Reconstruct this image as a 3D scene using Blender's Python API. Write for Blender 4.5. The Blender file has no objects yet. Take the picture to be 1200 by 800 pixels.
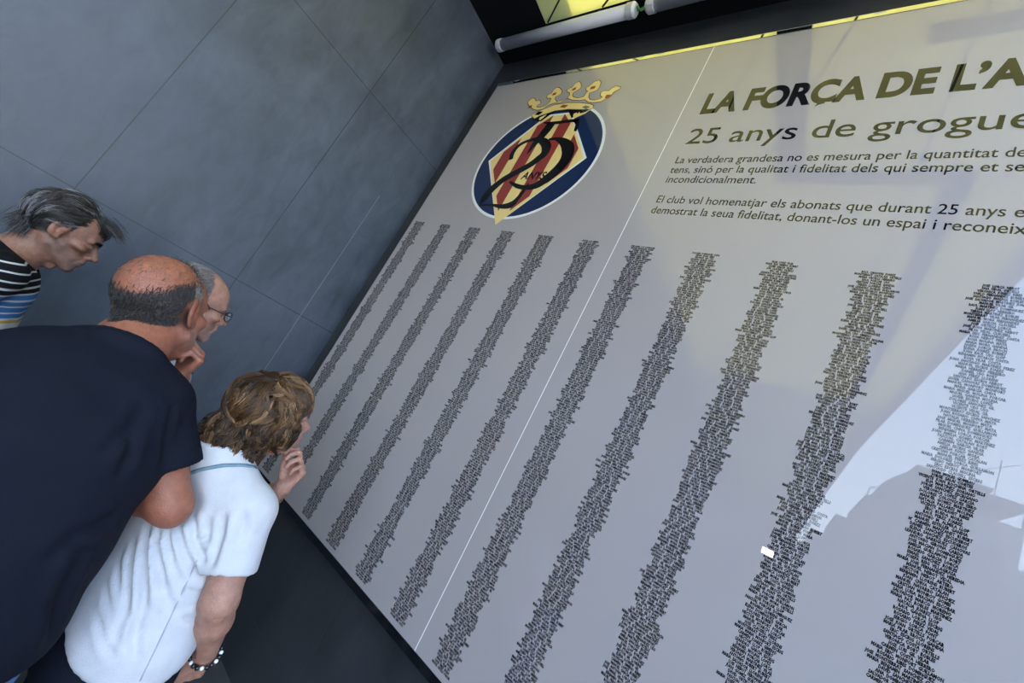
import bpy, bmesh, math, random
import numpy as np
from mathutils import Vector, Matrix

scn = bpy.context.scene
col = scn.collection

# ------------------------------------------------------------------ camera, sky, sun, exposure
S = 0.28                                   # metres per column of names on the panel
F_PX = 489.132                             # focal length for a 1200 px wide frame
RM = np.array([[0.746375543, -0.457288098, 0.483540219], [0.244904188, 0.864291655, 0.439342547], [-0.618825894, -0.209493507, 0.757077924]])                        # rows: camera right, camera down, camera forward in (X, -Z, Y)
CAM = np.array([2.805627, -1.556012, 1.65])
Z0 = 2.699824                                  # height of the first row of names

def ray(x, y):
    v = RM.T @ np.array([(x - 600) / F_PX, (y - 400) / F_PX, 1.0])
    v /= np.linalg.norm(v)
    return np.array([v[0], v[2], -v[1]])
def at(x, y, t): return CAM + ray(x, y) * t            # point seen at a pixel, t metres from the lens
def on_y(x, y, Y): r = ray(x, y); return CAM + r * (Y - CAM[1]) / r[1]

cam_d = bpy.data.cameras.new('camera'); cam = bpy.data.objects.new('camera', cam_d); col.objects.link(cam)
cam_d.sensor_width = 36.0; cam_d.lens = F_PX / 1200 * 36; cam_d.clip_start = 0.01; cam_d.clip_end = 500
def w3(r): return Vector((r[0], r[2], -r[1]))
cx, cy, cz = w3(RM[0]), -w3(RM[1]), -w3(RM[2])
cam.matrix_world = Matrix(((cx[0], cy[0], cz[0], CAM[0]), (cx[1], cy[1], cz[1], CAM[1]),
                           (cx[2], cy[2], cz[2], CAM[2]), (0, 0, 0, 1)))
scn.camera = cam
vs = scn.view_settings
vs.view_transform = 'Standard'; vs.look = 'None'; vs.gamma = 1.0; vs.use_curve_mapping = False
vs.exposure = 0.0
scn.cycles.use_denoising = True
scn.cycles.max_bounces = 6; scn.cycles.diffuse_bounces = 4; scn.cycles.glossy_bounces = 4
scn.cycles.caustics_reflective = False; scn.cycles.caustics_refractive = False
scn.cycles.sample_clamp_indirect = 6.0

SKY_LOW, SKY_HIGH, SKY_STR = (6.4, 7.6, 8.8), (1.8, 3.0, 5.6), 0.80
SUN_E, SUN_COL = 62.0, (1.0, 0.93, 0.82)

wd = bpy.data.worlds.new('sky'); scn.world = wd; wd.use_nodes = True
nt = wd.node_tree; nt.nodes.clear()
tc = nt.nodes.new('ShaderNodeTexCoord'); sp = nt.nodes.new('ShaderNodeSeparateXYZ')
rp = nt.nodes.new('ShaderNodeValToRGB'); bg = nt.nodes.new('ShaderNodeBackground'); wo = nt.nodes.new('ShaderNodeOutputWorld')
nt.links.new(tc.outputs['Generated'], sp.inputs[0]); nt.links.new(sp.outputs['Z'], rp.inputs[0])
rp.color_ramp.elements[0].position = 0.0; rp.color_ramp.elements[0].color = tuple(c / 8 for c in SKY_LOW) + (1,)
rp.color_ramp.elements[1].position = 0.75; rp.color_ramp.elements[1].color = tuple(c / 8 for c in SKY_HIGH) + (1,)
nt.links.new(rp.outputs[0], bg.inputs[0]); bg.inputs[1].default_value = 8 * SKY_STR
nt.links.new(bg.outputs[0], wo.inputs[0])

sd = bpy.data.lights.new('sun', 'SUN'); so = bpy.data.objects.new('sun', sd); col.objects.link(so)
sd.energy = SUN_E; sd.color = SUN_COL; sd.angle = 0.01
so.location = (-8, -6, 14)
so.rotation_euler = Vector((0.72, 0.10, -0.72)).to_track_quat('-Z', 'Y').to_euler()   # from behind the unseen mass added on the left for shade

# ------------------------------------------------------------------ helpers
def inp(b, name, v):
    if name in b.inputs: b.inputs[name].default_value = v
def mat(name, color, rough=0.5, metal=0.0, coat=0.0, coat_rough=0.0, spec=0.5, sheen=0.0):
    m = bpy.data.materials.new(name); m.use_nodes = True
    b = m.node_tree.nodes['Principled BSDF']
    b.inputs['Base Color'].default_value = (*color, 1); b.inputs['Roughness'].default_value = rough
    b.inputs['Metallic'].default_value = metal
    inp(b, 'Coat Weight', coat); inp(b, 'Coat Roughness', coat_rough); inp(b, 'Specular IOR Level', spec)
    inp(b, 'Sheen Weight', sheen); inp(b, 'Coat IOR', 1.62)
    return m
def noise_mat(name, c1, c2, scale=5.0, rough=0.6, detail=6, bump=0.0, bump_scale=60.0, stretch=(1, 1, 1), metal=0.0, spec=0.5, sheen=0.0, lo=0.35, hi=0.65):
    m = mat(name, c1, rough, metal, spec=spec, sheen=sheen)
    n = m.node_tree; b = n.nodes['Principled BSDF']
    t = n.nodes.new('ShaderNodeTexCoord'); mp = n.nodes.new('ShaderNodeMapping'); mp.inputs['Scale'].default_value = stretch
    nz = n.nodes.new('ShaderNodeTexNoise'); nz.inputs['Scale'].default_value = scale; nz.inputs['Detail'].default_value = detail
    r = n.nodes.new('ShaderNodeValToRGB')
    r.color_ramp.elements[0].position = lo; r.color_ramp.elements[0].color = (*c1, 1)
    r.color_ramp.elements[1].position = hi; r.color_ramp.elements[1].color = (*c2, 1)
    n.links.new(t.outputs['Object'], mp.inputs[0]); n.links.new(mp.outputs[0], nz.inputs['Vector'])
    n.links.new(nz.outputs['Fac'], r.inputs[0]); n.links.new(r.outputs[0], b.inputs['Base Color'])
    if bump:
        n2 = n.nodes.new('ShaderNodeTexNoise'); n2.inputs['Scale'].default_value = bump_scale; n2.inputs['Detail'].default_value = 4
        bp = n.nodes.new('ShaderNodeBump'); bp.inputs['Strength'].default_value = bump; bp.inputs['Distance'].default_value = 0.01
        n.links.new(mp.outputs[0], n2.inputs['Vector']); n.links.new(n2.outputs['Fac'], bp.inputs['Height']); n.links.new(bp.outputs[0], b.inputs['Normal'])
    return m
def tag(o, label=None, cat=None, group=None, kind=None):
    if label: o['label'] = label
    if cat: o['category'] = cat
    if group: o['group'] = group
    if kind: o['kind'] = kind
    return o
def mesh_obj(name, verts, faces, m=None, parent=None, smooth=False):
    me = bpy.data.meshes.new(name); me.from_pydata([tuple(v) for v in verts], [], faces); me.update()
    o = bpy.data.objects.new(name, me); col.objects.link(o)
    if m: me.materials.append(m)
    if smooth:
        for p in me.polygons: p.use_smooth = True
    if parent: o.parent = parent
    return o
def bm_obj(name, bm, m=None, parent=None, smooth=False):
    me = bpy.data.meshes.new(name); bm.to_mesh(me); bm.free()
    o = bpy.data.objects.new(name, me); col.objects.link(o)
    if m: me.materials.append(m)
    if smooth:
        for p in me.polygons: p.use_smooth = True
    if parent: o.parent = parent
    return o
def add_box(bm, lo, hi, bevel=0.0):
    r = bmesh.ops.create_cube(bm, size=1.0)
    vs_ = r['verts']
    for v in vs_:
        v.co = Vector([lo[i] + (v.co[i] + 0.5) * (hi[i] - lo[i]) for i in range(3)])
    if bevel:
        es = list({e for v in vs_ for e in v.link_edges})
        bmesh.ops.bevel(bm, geom=es, offset=bevel, segments=2, affect='EDGES', profile=0.6)
def box(name, lo, hi, m, parent=None, bevel=0.0):
    bm = bmesh.new(); add_box(bm, lo, hi, bevel); return bm_obj(name, bm, m, parent)
def empty(name, loc=(0, 0, 0)):
    o = bpy.data.objects.new(name, None); o.empty_display_size = 0.1; o.location = loc; col.objects.link(o); return o
def under(parent, o):                                    # parent keeping the world place (parent is unrotated)
    o.parent = parent; o.matrix_parent_inverse = Matrix.Translation(-Vector(parent.location)); return o
def structure(o): o['kind'] = 'structure'; return o
def tube(bm, pts, r, seg=12, caps=True):
    pts = [Vector(p) for p in pts]; rs = r if hasattr(r, '__len__') else [r] * len(pts)
    rings = []; ref = None
    for i, p in enumerate(pts):
        d = (pts[min(i + 1, len(pts) - 1)] - pts[max(i - 1, 0)]).normalized()
        if ref is None: ref = Vector((0, 0, 1)) if abs(d.z) < 0.9 else Vector((1, 0, 0))
        a = (ref - d * ref.dot(d)).normalized(); ref = a; b = d.cross(a)
        rings.append([bm.verts.new(p + rs[i] * (math.cos(2 * math.pi * k / seg) * a + math.sin(2 * math.pi * k / seg) * b)) for k in range(seg)])
    for A, B in zip(rings, rings[1:]):
        for k in range(seg): bm.faces.new((A[k], A[(k + 1) % seg], B[(k + 1) % seg], B[k]))
    if caps: bm.faces.new(rings[0][::-1]); bm.faces.new(rings[-1])

# ------------------------------------------------------------------ materials of the place
def tile_mat(name, axis_a, off_a, pitch_a, off_z, pitch_z, c1, c2, joint, rough=0.42, width=0.0035):
    """large-format porcelain tiles: cloudy slate colour, thin joints every pitch along axis a and z (object = world coordinates)"""
    m = mat(name, c1, rough, spec=0.45); n = m.node_tree; N = n.nodes; L = n.links; b = N['Principled BSDF']
    t = N.new('ShaderNodeTexCoord'); s = N.new('ShaderNodeSeparateXYZ'); L.new(t.outputs['Object'], s.inputs[0])
    def clouds(scale, detail, st):
        mp = N.new('ShaderNodeMapping'); mp.inputs['Scale'].default_value = st
        z = N.new('ShaderNodeTexNoise'); z.inputs['Scale'].default_value = scale; z.inputs['Detail'].default_value = detail
        z.inputs['Roughness'].default_value = 0.62; z.inputs['Distortion'].default_value = 0.6
        L.new(t.outputs['Object'], mp.inputs[0]); L.new(mp.outputs[0], z.inputs['Vector']); return z.outputs['Fac']
    big = clouds(1.6, 5, (1, 1, 0.8)); fine = clouds(7.0, 8, (1, 1.3, 0.55))
    mx = N.new('ShaderNodeMath'); mx.operation = 'MULTIPLY_ADD'; L.new(fine, mx.inputs[0]); mx.inputs[1].default_value = 0.45; 
    m2 = N.new('ShaderNodeMath'); m2.operation = 'MULTIPLY'; L.new(big, m2.inputs[0]); m2.inputs[1].default_value = 0.55
    L.new(m2.outputs[0], mx.inputs[2])
    r = N.new('ShaderNodeValToRGB'); r.color_ramp.elements[0].position = 0.36; r.color_ramp.elements[0].color = (*c1, 1)
    r.color_ramp.elements[1].position = 0.66; r.color_ramp.elements[1].color = (*c2, 1); L.new(mx.outputs[0], r.inputs[0])
    def lines(src, off, pitch):
        a = N.new('ShaderNodeMath'); a.operation = 'ADD'; L.new(src, a.inputs[0]); a.inputs[1].default_value = -off + 50 * pitch
        d = N.new('ShaderNodeMath'); d.operation = 'PINGPONG'; L.new(a.outputs[0], d.inputs[0]); d.inputs[1].default_value = pitch / 2
        c = N.new('ShaderNodeMath'); c.operation = 'LESS_THAN'; L.new(d.outputs[0], c.inputs[0]); c.inputs[1].default_value = width / 2
        return c.outputs[0]
    la = lines(s.outputs[axis_a], off_a, pitch_a); lz = lines(s.outputs['Z' if axis_a != 'Z' else 'Y'], off_z, pitch_z)
    mm = N.new('ShaderNodeMath'); mm.operation = 'MAXIMUM'; L.new(la, mm.inputs[0]); L.new(lz, mm.inputs[1])
    mixc = N.new('ShaderNodeMix'); mixc.data_type = 'RGBA'
    L.new(mm.outputs[0], mixc.inputs['Factor']); L.new(r.outputs[0], mixc.inputs['A']); mixc.inputs['B'].default_value = (*joint, 1)
    L.new(mixc.outputs['Result'], b.inputs['Base Color'])
    rr = N.new('ShaderNodeMapRange'); L.new(fine, rr.inputs['Value']); rr.inputs['To Min'].default_value = rough - 0.1; rr.inputs['To Max'].default_value = rough + 0.14
    L.new(rr.outputs[0], b.inputs['Roughness'])
    return m
ZH = Z0 - 3.43 * S                                       # a horizontal joint just above eye level
M = {}
M['wall_tile'] = tile_mat('slate_tile', 'Y', -2.29 * S, 0.7455, ZH, 5.34 * S, (0.027, 0.036, 0.053), (0.068, 0.086, 0.118), (0.006, 0.008, 0.011), width=0.0042)
M['back_tile'] = tile_mat('slate_tile_shaded', 'X', 0.55, 0.75, ZH, 5.34 * S, (0.022, 0.025, 0.029), (0.046, 0.05, 0.057), (0.05, 0.055, 0.06))  # the left wall's slate tile again, darkened to stand for shade
M['floor_tile'] = tile_mat('floor_tile', 'X', 0.3, 0.75, -0.2, 0.75, (0.055, 0.055, 0.055), (0.095, 0.095, 0.092), (0.13, 0.13, 0.13), rough=0.55)
M['black'] = mat('black_lacquer', (0.006, 0.006, 0.007), 0.6, spec=0.2)
M['yellow'] = noise_mat('yellow_ceramic', (0.88, 0.83, 0.25), (0.91, 0.87, 0.31), 3.0, rough=0.45)
def translucent(name, c, share):
    m = bpy.data.materials.new(name); m.use_nodes = True; n = m.node_tree; n.nodes.clear()
    d = n.nodes.new('ShaderNodeBsdfDiffuse'); t = n.nodes.new('ShaderNodeBsdfTranslucent'); x = n.nodes.new('ShaderNodeMixShader'); o = n.nodes.new('ShaderNodeOutputMaterial')
    d.inputs[0].default_value = (*c, 1); t.inputs[0].default_value = (*c, 1); x.inputs[0].default_value = share
    n.links.new(d.outputs[0], x.inputs[1]); n.links.new(t.outputs[0], x.inputs[2]); n.links.new(x.outputs[0], o.inputs[0]); return m
M['yellow'] = translucent('yellow_translucent_sheet', (0.90, 0.89, 0.47), 0.19)   # translucence added so the sun above makes the soffit glow
M['joint'] = mat('dark_joint', (0.02, 0.02, 0.018), 0.7)
M['steel'] = mat('mirror_steel', (0.80, 0.80, 0.80), 0.045, metal=1.0)
M['render_wall'] = noise_mat('pale_render', (0.13, 0.13, 0.13), (0.16, 0.158, 0.155), 1.2, rough=0.9)
M['render_dark'] = noise_mat('grey_render', (0.08, 0.08, 0.082), (0.10, 0.10, 0.102), 1.2, rough=0.9)
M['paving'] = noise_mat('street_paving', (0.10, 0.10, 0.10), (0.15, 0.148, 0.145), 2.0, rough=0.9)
M['bounce_ground'] = noise_mat('bounce_paving', (0.40, 0.38, 0.34), (0.48, 0.455, 0.41), 2.0, rough=0.9)  # kept pale to bounce sun up onto the soffit
M['glass_dark'] = mat('dark_window_glass', (0.03, 0.035, 0.04), 0.1)

# ------------------------------------------------------------------ the setting
X_L, Y_B, Z_C = -0.02, 0.065, 4.40                       # left wall, back wall and soffit planes
structure(box('floor', (X_L - 0.3, -7.0, -0.12), (5.4, Y_B + 0.2, 0.0), M['floor_tile']))
structure(box('wall_left', (X_L - 0.25, -40.0, 0.0), (X_L, Y_B + 0.2, 4.66), M['wall_tile']))
structure(box('shade_mass', (X_L - 6.0, -60.0, 0.0), (X_L - 0.25, -7.0, 19.0), M['wall_tile']))  # unseen mass added to keep sun off the street and buildings opposite
structure(box('wall_back', (X_L, Y_B, 0.0), (9.0, Y_B + 0.25, 6.0), M['back_tile']))
# fine pale line beside the corner, running down the left wall
structure(box('trim_1', (X_L - 0.001, -0.205, 0.35), (X_L + 0.0006, -0.2025, 2.75), mat('pale_line', (0.17, 0.18, 0.19), 0.5)))

# black border of the soffit along the two walls, then the yellow panels
structure(box('ceiling', (X_L, -0.150, Z_C - 0.004), (9.0, Y_B, Z_C + 0.25), M['black']))
structure(box('trim_2', (X_L, -26.0, Z_C - 0.004), (0.54, -0.150, Z_C + 0.25), M['black']))
edge = [(3.50, -0.150), (3.50, -2.04), (3.19, -7.8), (3.05, -14.0), (2.87, -26.0)]
def slab(name, poly, z0, z1, m):
    n = len(poly); v = [(x, y, z0) for x, y in poly] + [(x, y, z1) for x, y in poly]
    f = [tuple(range(n))[::-1], tuple(range(n, 2 * n))] + [(i, (i + 1) % n, n + (i + 1) % n, n + i) for i in range(n)]
    o = mesh_obj(name, v, f, m)
    bm = bmesh.new(); bm.from_mesh(o.data); bmesh.ops.recalc_face_normals(bm, faces=bm.faces); bm.to_mesh(o.data); bm.free()
    return o
structure(slab('ceiling_soffit', [(0.54, -0.150), (0.54, -26.0)] + edge[::-1], Z_C, Z_C + 0.012, M['yellow']))
# pale fascia along the outer edge
structure(slab('trim_3', [(x + 0.002, y) for x, y in edge[1:]] + [(x + 0.09, y) for x, y in edge[1:]][::-1], Z_C - 0.05, Z_C + 0.3, mat('grey_fascia', (0.45, 0.45, 0.46), 0.5)))
# joints of the diagonal ceramic panels
bm = bmesh.new()
def joint(a, b, w=0.006, z=Z_C - 0.002):
    a = Vector((*a, z)); b = Vector((*b, z)); d = (b - a).normalized(); n = Vector((-d.y, d.x, 0)) * w
    bm.faces.new([bm.verts.new(p) for p in (a - n, a + n, b + n, b - n)])
for a, b in [((0.56, -0.155), (1.20, -0.62)), ((1.57, -0.26), (0.56, -1.67)), ((1.95, -0.22), (0.56, -3.10)), ((2.40, -0.20), (0.9, -3.4)),
             ((2.88, -0.17), (2.62, -5.0)), ((1.01, -0.155), (1.25, -0.30)), ((3.4, -1.0), (1.2, -5.2)), ((3.35, -2.2), (1.6, -7.2)), ((0.56, -5.2), (3.1, -9.0))]:
    joint(a, b)
structure(bm_obj('trim_4', bm, M['joint']))
# black tracks let into the soffit
for i, (a, b) in enumerate([((2.02, -1.40), (2.19, -0.16)), ((2.19, -1.42), (3.06, -1.30)), ((2.70, -0.42), (3.45, -0.33))]):
    structure(box('trim_%d' % (5 + i), (a[0], a[1], Z_C - 0.012), (b[0], b[1], Z_C + 0.01), M['black']))
structure(slab('trim_8', [(2.97, -1.30), (3.11, -1.30), (3.06, -3.3), (2.93, -12.0), (2.83, -12.0), (2.95, -3.3)], Z_C - 0.012, Z_C + 0.01, M['black']))

# ground outside: the shaded street and unseen pale paving added for bounce light
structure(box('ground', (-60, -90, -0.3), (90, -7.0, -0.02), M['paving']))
structure(box('ground_bounce', (5.4, -7.0, -0.3), (90, 40, -0.005), M['bounce_ground']))
structure(box('ground_bounce_front', (12.6, -90, -0.02), (90, -7.0, -0.005), M['bounce_ground']))

# two sleeves of light fitting above the panel
def light_tube(name, x0, x1, y, z, label, r=0.041, tilt=0.0):
    t = empty(name, ((x0 + x1) / 2, y, z)); tag(t, label, 'light fitting', 'sleeved light fittings above the panel')
    L = (x1 - x0) / 2
    bm = bmesh.new()
    tube(bm, [(-L, 0, 0), (L, 0, 0)], r, 24); o = bm_obj('diffuser', bm, M['sleeve'], t, True)
    for s in (-1, 1):
        bm = bmesh.new()
        tube(bm, [(s * (L - 0.03), 0, 0), (s * (L + 0.012), 0, 0), (s * (L + 0.026), 0, 0)], [r + 0.004, r + 0.004, r * 0.8], 24)
        bm_obj('end_cap', bm, M['sleeve_cap'], t, False)
    for s in (-0.55, 0.55):
        bm = bmesh.new(); add_box(bm, (s * L - 0.012, -0.02, r * 0.9), (s * L + 0.012, 0.02, Z_C - z), 0.002)
        bm_obj('bracket', bm, M['black'], t)
    t.rotation_euler = (0, 0, tilt)
    return t
M['sleeve'] = mat('white_sleeve', (0.52, 0.55, 0.62), 0.32, spec=0.5)
M['sleeve_cap'] = mat('white_cap', (0.62, 0.64, 0.70), 0.4)
M['green_wire'] = mat('green_wire', (0.05, 0.30, 0.08), 0.4)
light_tube('light_fitting', 0.115, 1.25, -0.128, 4.325, 'white tubular light fitting under black ceiling, nearer the dark tiled corner')
light_tube('light_fitting', 1.37, 2.50, -0.128, 4.325, 'white tubular light fitting cut off by the top edge, right of green wire')
bm = bmesh.new()
tube(bm, [(1.262, -0.128, 4.325), (1.285, -0.135, 4.335), (1.305, -0.14, 4.30), (1.325, -0.135, 4.285), (1.345, -0.128, 4.315), (1.36, -0.128, 4.325)], 0.006, 8)
tube(bm, [(1.264, -0.12, 4.32), (1.29, -0.11, 4.35), (1.32, -0.12, 4.345), (1.36, -0.13, 4.32)], 0.005, 8)
tag(bm_obj('cable', bm, M['green_wire'], None, True), 'short green wire linking the two white tubular light fittings', 'cable')

# ------------------------------------------------------------------ the tribute panel
def UV(u, v, d=0.0): return Vector((u * S, -d, Z0 - v * S))   # panel coordinates (u columns right, v down), d metres in front of the face
V_T, V_BOT, U_L, U_SEAM, U_R = -4.74, 6.83, 0.66, 6.515, 12.37
P = empty('tribute_panel', (U_L * S, 0.0, Z0 - V_BOT * S))
tag(P, 'large glossy grey tribute panel of supporter names with round club crest on dark tiled wall', 'wall panel')
def gloss(name, c, rough=0.55): return mat(name, c, rough, coat=1.0, coat_rough=0.0, spec=0.0)
M['board'] = gloss('panel_print_grey', (0.385, 0.355, 0.365))
M['ink'] = gloss('ink_black', (0.010, 0.010, 0.012))
M['navy'] = gloss('ink_navy', (0.014, 0.028, 0.085))
M['white_ink'] = gloss('ink_white', (0.85, 0.86, 0.88))
M['gold_ink'] = gloss('ink_gold', (0.86, 0.66, 0.28))
M['red_ink'] = gloss('ink_red', (0.28, 0.045, 0.040))
M['ruby_ink'] = gloss('ink_ruby', (0.36, 0.085, 0.03))
M['green_ink'] = gloss('ink_grey_green', (0.16, 0.17, 0.13))
def put(o): return under(P, o)
g = 0.0035                                                 # half gap between the two boards
for u0, u1 in ((U_L, U_SEAM - g), (U_SEAM + g, U_R)):
    put(box('board', (u0 * S, 0.0, Z0 - V_BOT * S), (u1 * S, 0.018, Z0 - V_T * S), M['board']))
M['seam'] = mat('white_seam', (0.95, 0.95, 0.95), 0.4)
put(box('seam_strip', ((U_SEAM - g - 0.001) * S, -0.0006, Z0 - V_BOT * S), ((U_SEAM + g + 0.001) * S, 0.012, Z0 - V_T * S), M['seam']))
M['rail_black'] = mat('glossy_black_rail', (0.008, 0.009, 0.012), 0.08, spec=0.8)
put(tag(box('edge_rail', (U_L * S - 0.004, -0.002, Z0 - V_T * S + 0.002), (U_R * S, 0.060, Z0 - V_T * S + 0.030), M['steel']), 'polished metal rail along the top edge'))
put(tag(box('edge_rail', (U_L * S - 0.004, 0.0, Z0 - V_BOT * S - 0.034), (U_R * S, 0.060, Z0 - V_BOT * S - 0.002), M['rail_black']), 'glossy black rail along the bottom edge'))
put(box('backing_frame', (U_L * S + 0.01, 0.018, Z0 - V_BOT * S), (U_R * S - 0.01, Y_B, Z0 - V_T * S), M['black']))

def decal(name, polys, m, layer):
    """flat print on the panel face; polys are lists of (u, v)"""
    d = 0.00025 * layer; v = []; f = []
    for p in polys:
        k = len(v); v += [UV(a, b, d) for a, b in p]; f.append(tuple(range(k, k + len(p))))
    o = mesh_obj(name, v, f, m)
    bm = bmesh.new(); bm.from_mesh(o.data)
    for fc in bm.faces:
        fc.normal_update()
        if fc.normal.y > 0: fc.normal_flip()
    bmesh.ops.triangulate(bm, faces=bm.faces); bm.to_mesh(o.data); bm.free()
    return put(o)
def stroke(pts, ws, closed=False, sub=4):
    """quads along a smooth path; pts (u, v), ws half widths"""
    p = np.array(pts, float); w = np.array(ws if hasattr(ws, '__len__') else [ws] * len(p), float)
    n = len(p)
    if sub > 1:
        out = []; ow = []
        idx = range(n if closed else n - 1)
        for i in idx:
            g4 = [p[(i + k) % n] if closed else p[min(max(i + k, 0), n - 1)] for k in (-1, 0, 1, 2)]
            for j in range(sub):
                t = j / sub
                out.append(0.5 * ((2 * g4[1]) + (g4[2] - g4[0]) * t + (2 * g4[0] - 5 * g4[1] + 4 * g4[2] - g4[3]) * t * t + (3 * g4[1] - g4[0] - 3 * g4[2] + g4[3]) * t ** 3))
                ow.append(w[i] * (1 - t) + w[(i + 1) % n] * t)
        if not closed: out.append(p[-1]); ow.append(w[-1])
        p = np.array(out); w = np.array(ow); n = len(p)
    nxt = np.roll(p, -1, 0) if closed else np.vstack([p[1:], p[-1:]])
    prv = np.roll(p, 1, 0) if closed else np.vstack([p[:1], p[:-1]])
    d = nxt - prv; d /= np.linalg.norm(d, axis=1)[:, None] + 1e-9; nn = np.c_[-d[:, 1], d[:, 0]]
    a = p + nn * w[:, None]; b = p - nn * w[:, None]
    return [[a[i], a[(i + 1) % n], b[(i + 1) % n], b[i]] for i in range(n if closed else n - 1)]
def pu(x, y): r = ray(x, y); p = CAM + r * (0 - CAM[1]) / r[1]; return (p[0] / S, (Z0 - p[2]) / S)
ZOOM = {1: (545, 170, 8), 2: (610, 110, 8), 3: (590, 150, 10), 4: (610, 85, 10)}
def e(k, *pts): a = ZOOM[k]; return [pu(a[0] + x / a[2], a[1] + y / a[2]) for x, y in pts]
def circle(cu, cv, r, n=96): return [(cu + r * math.cos(2 * math.pi * i / n), cv + r * math.sin(2 * math.pi * i / n)) for i in range(n)]
EU, EV = 3.555, -1.985
decal('crest_ring', [circle(EU, EV, 1.668)], M['white_ink'], 1)
decal('crest_disc', [circle(EU, EV, 1.605)], M['navy'], 2)
DU = 3.545
def hexa(k, kv): return [(DU - 1.41 * k, EV), (DU, EV + 1.82 * kv), (DU + 1.41 * k, EV), (DU + 0.34 * k, EV - 1.82 * kv * 0.76), (DU - 0.34 * k, EV - 1.82 * kv * 0.76)]
decal('crest_lozenge_border', [hexa(1.0, 1.0)], M['white_ink'], 3)
decal('crest_lozenge', [hexa(0.955, 1.01)[:1] + [(DU, EV + 1.83)] + hexa(0.955, 0.96)[2:]], M['gold_ink'], 4)
st = []
for c in (2.635, 3.235, 3.872, 4.462):
    a, b = c - 0.162, c + 0.162
    def lim(u): return 1.82 * max(0, (1 - abs(u - DU) / 1.41)) - 0.16
    ua, ub = lim(a), lim(b)
    if min(ua, ub) < 0:
        if ua < 0: a = DU - 1.41 * (1 - 0.165 / 1.82); ua = 0
        if ub < 0: b = DU + 1.41 * (1 - 0.165 / 1.82); ub = 0
    ta, tb = min(ua, 1.35), min(ub, 1.35)
    st.append([(a, EV + ua), (b, EV + ub), (b, EV - tb), (a, EV - ta)])
for s_ in st: decal('crest_stripe', [s_], M['red_ink'], 5)
# numerals drawn with a brush
def path(*segs): return [q for s_ in segs for q in e(s_[0], *s_[1:])]
two = path((3, (88, 372), (105, 300), (170, 215), (280, 155), (390, 133), (470, 160), (505, 225), (480, 300), (410, 360), (300, 440)), (1, (400, 300), (320, 355), (240, 425), (180, 500), (140, 555)))
twow = [0.045, 0.055, 0.05, 0.04, 0.05, 0.085, 0.10, 0.09, 0.085, 0.08, 0.08, 0.085, 0.10, 0.09, 0.01]
base = e(1, (130, 565), (250, 562), (340, 575), (430, 560), (490, 505), (550, 430), (600, 355))
five_bowl = path((3, (530, 135), (620, 128), (700, 160), (750, 220), (755, 300), (715, 390), (630, 490), (500, 600), (380, 675), (260, 697), (160, 680), (75, 630)))
fbw = [0.03, 0.04, 0.085, 0.125, 0.13, 0.125, 0.12, 0.11, 0.085, 0.055, 0.05, 0.02]
stem = path((2, (285, 285), (240, 345), (190, 405), (125, 480), (62, 565)))
bar = e(2, (215, 272), (330, 272), (440, 258), (545, 248))
num = (stroke(two, [x_ * 1.2 for x_ in twow]) + stroke(base, [0.02, 0.03, 0.06, 0.10, 0.06, 0.045, 0.01]))
decal('crest_numeral_two', num, M['ink'], 7)
decal('crest_numeral_five', stroke(five_bowl, [x_ * 1.15 for x_ in fbw]) + stroke(stem, [0.13, 0.13, 0.12, 0.08, 0.01]) + stroke(bar, [0.02, 0.05, 0.05, 0.05]) +
      [e(2, (490, 245), (555, 235), (550, 290), (525, 352), (500, 350), (515, 290))], M['ink'], 6)
# crown
band_o = e(4, (130, 515), (145, 488), (250, 440), (400, 380), (560, 355), (700, 356), (820, 370), (860, 390), (848, 418), (760, 482), (650, 532), (628, 545), (612, 500), (590, 440), (400, 452), (240, 520), (160, 542))
inner = e(4, (150, 535), (230, 505), (400, 450), (590, 432), (720, 438), (755, 460), (640, 505), (600, 540), (560, 455), (410, 460), (330, 510), (240, 575), (190, 570))
decal('crown_lining', [inner], M['ink'], 6)
band_f = e(4, (130, 515), (145, 488), (250, 440), (400, 380), (560, 355), (700, 356), (820, 370), (860, 390), (848, 418), (830, 432), (720, 436), (560, 432), (400, 452), (220, 512), (165, 542))
decal('crown_band', [band_f, e(4, (848, 418), (760, 482), (650, 530), (628, 545), (618, 510), (625, 485), (660, 470), (668, 488), (692, 460), (697, 482), (760, 465), (830, 425)),
                     e(4, (215, 555), (225, 530), (310, 490), (270, 530), (232, 560))], M['gold_ink'], 7)
rib = e(4, (85, 355), (100, 330), (130, 310), (150, 300), (175, 310), (185, 340), (215, 325), (240, 340), (230, 370), (200, 385), (190, 405), (230, 410), (290, 390), (340, 350), (360, 310),
        (345, 300), (320, 310), (305, 285), (330, 260), (360, 250), (385, 210), (420, 180), (450, 175), (470, 190), (490, 215), (480, 250), (450, 270), (410, 290), (405, 310), (430, 345), (480, 330),
        (550, 300), (575, 265), (575, 240), (545, 230), (545, 205), (570, 185), (600, 180), (640, 130), (690, 105), (710, 125), (715, 165), (700, 190), (660, 215), (620, 240), (610, 270), (625, 290),
        (680, 300), (740, 285), (770, 240), (790, 225), (765, 210), (770, 180), (800, 165), (830, 140), (870, 105), (930, 90), (945, 120), (925, 180), (890, 215), (850, 230), (810, 240), (800, 290),
        (820, 320), (870, 325), (940, 305), (960, 290), (935, 275), (940, 240), (980, 215), (1040, 215), (1060, 195), (1120, 155), (1175, 170), (1170, 190), (1090, 235), (1060, 280), (1000, 310),
        (940, 345), (860, 355), (790, 350), (755, 320), (690, 330), (600, 325), (555, 305), (460, 360), (400, 360), (330, 380), (260, 430), (190, 445), (140, 430), (115, 400), (95, 385))
decal('crown_scroll', [rib], M['gold_ink'], 7)
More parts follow.
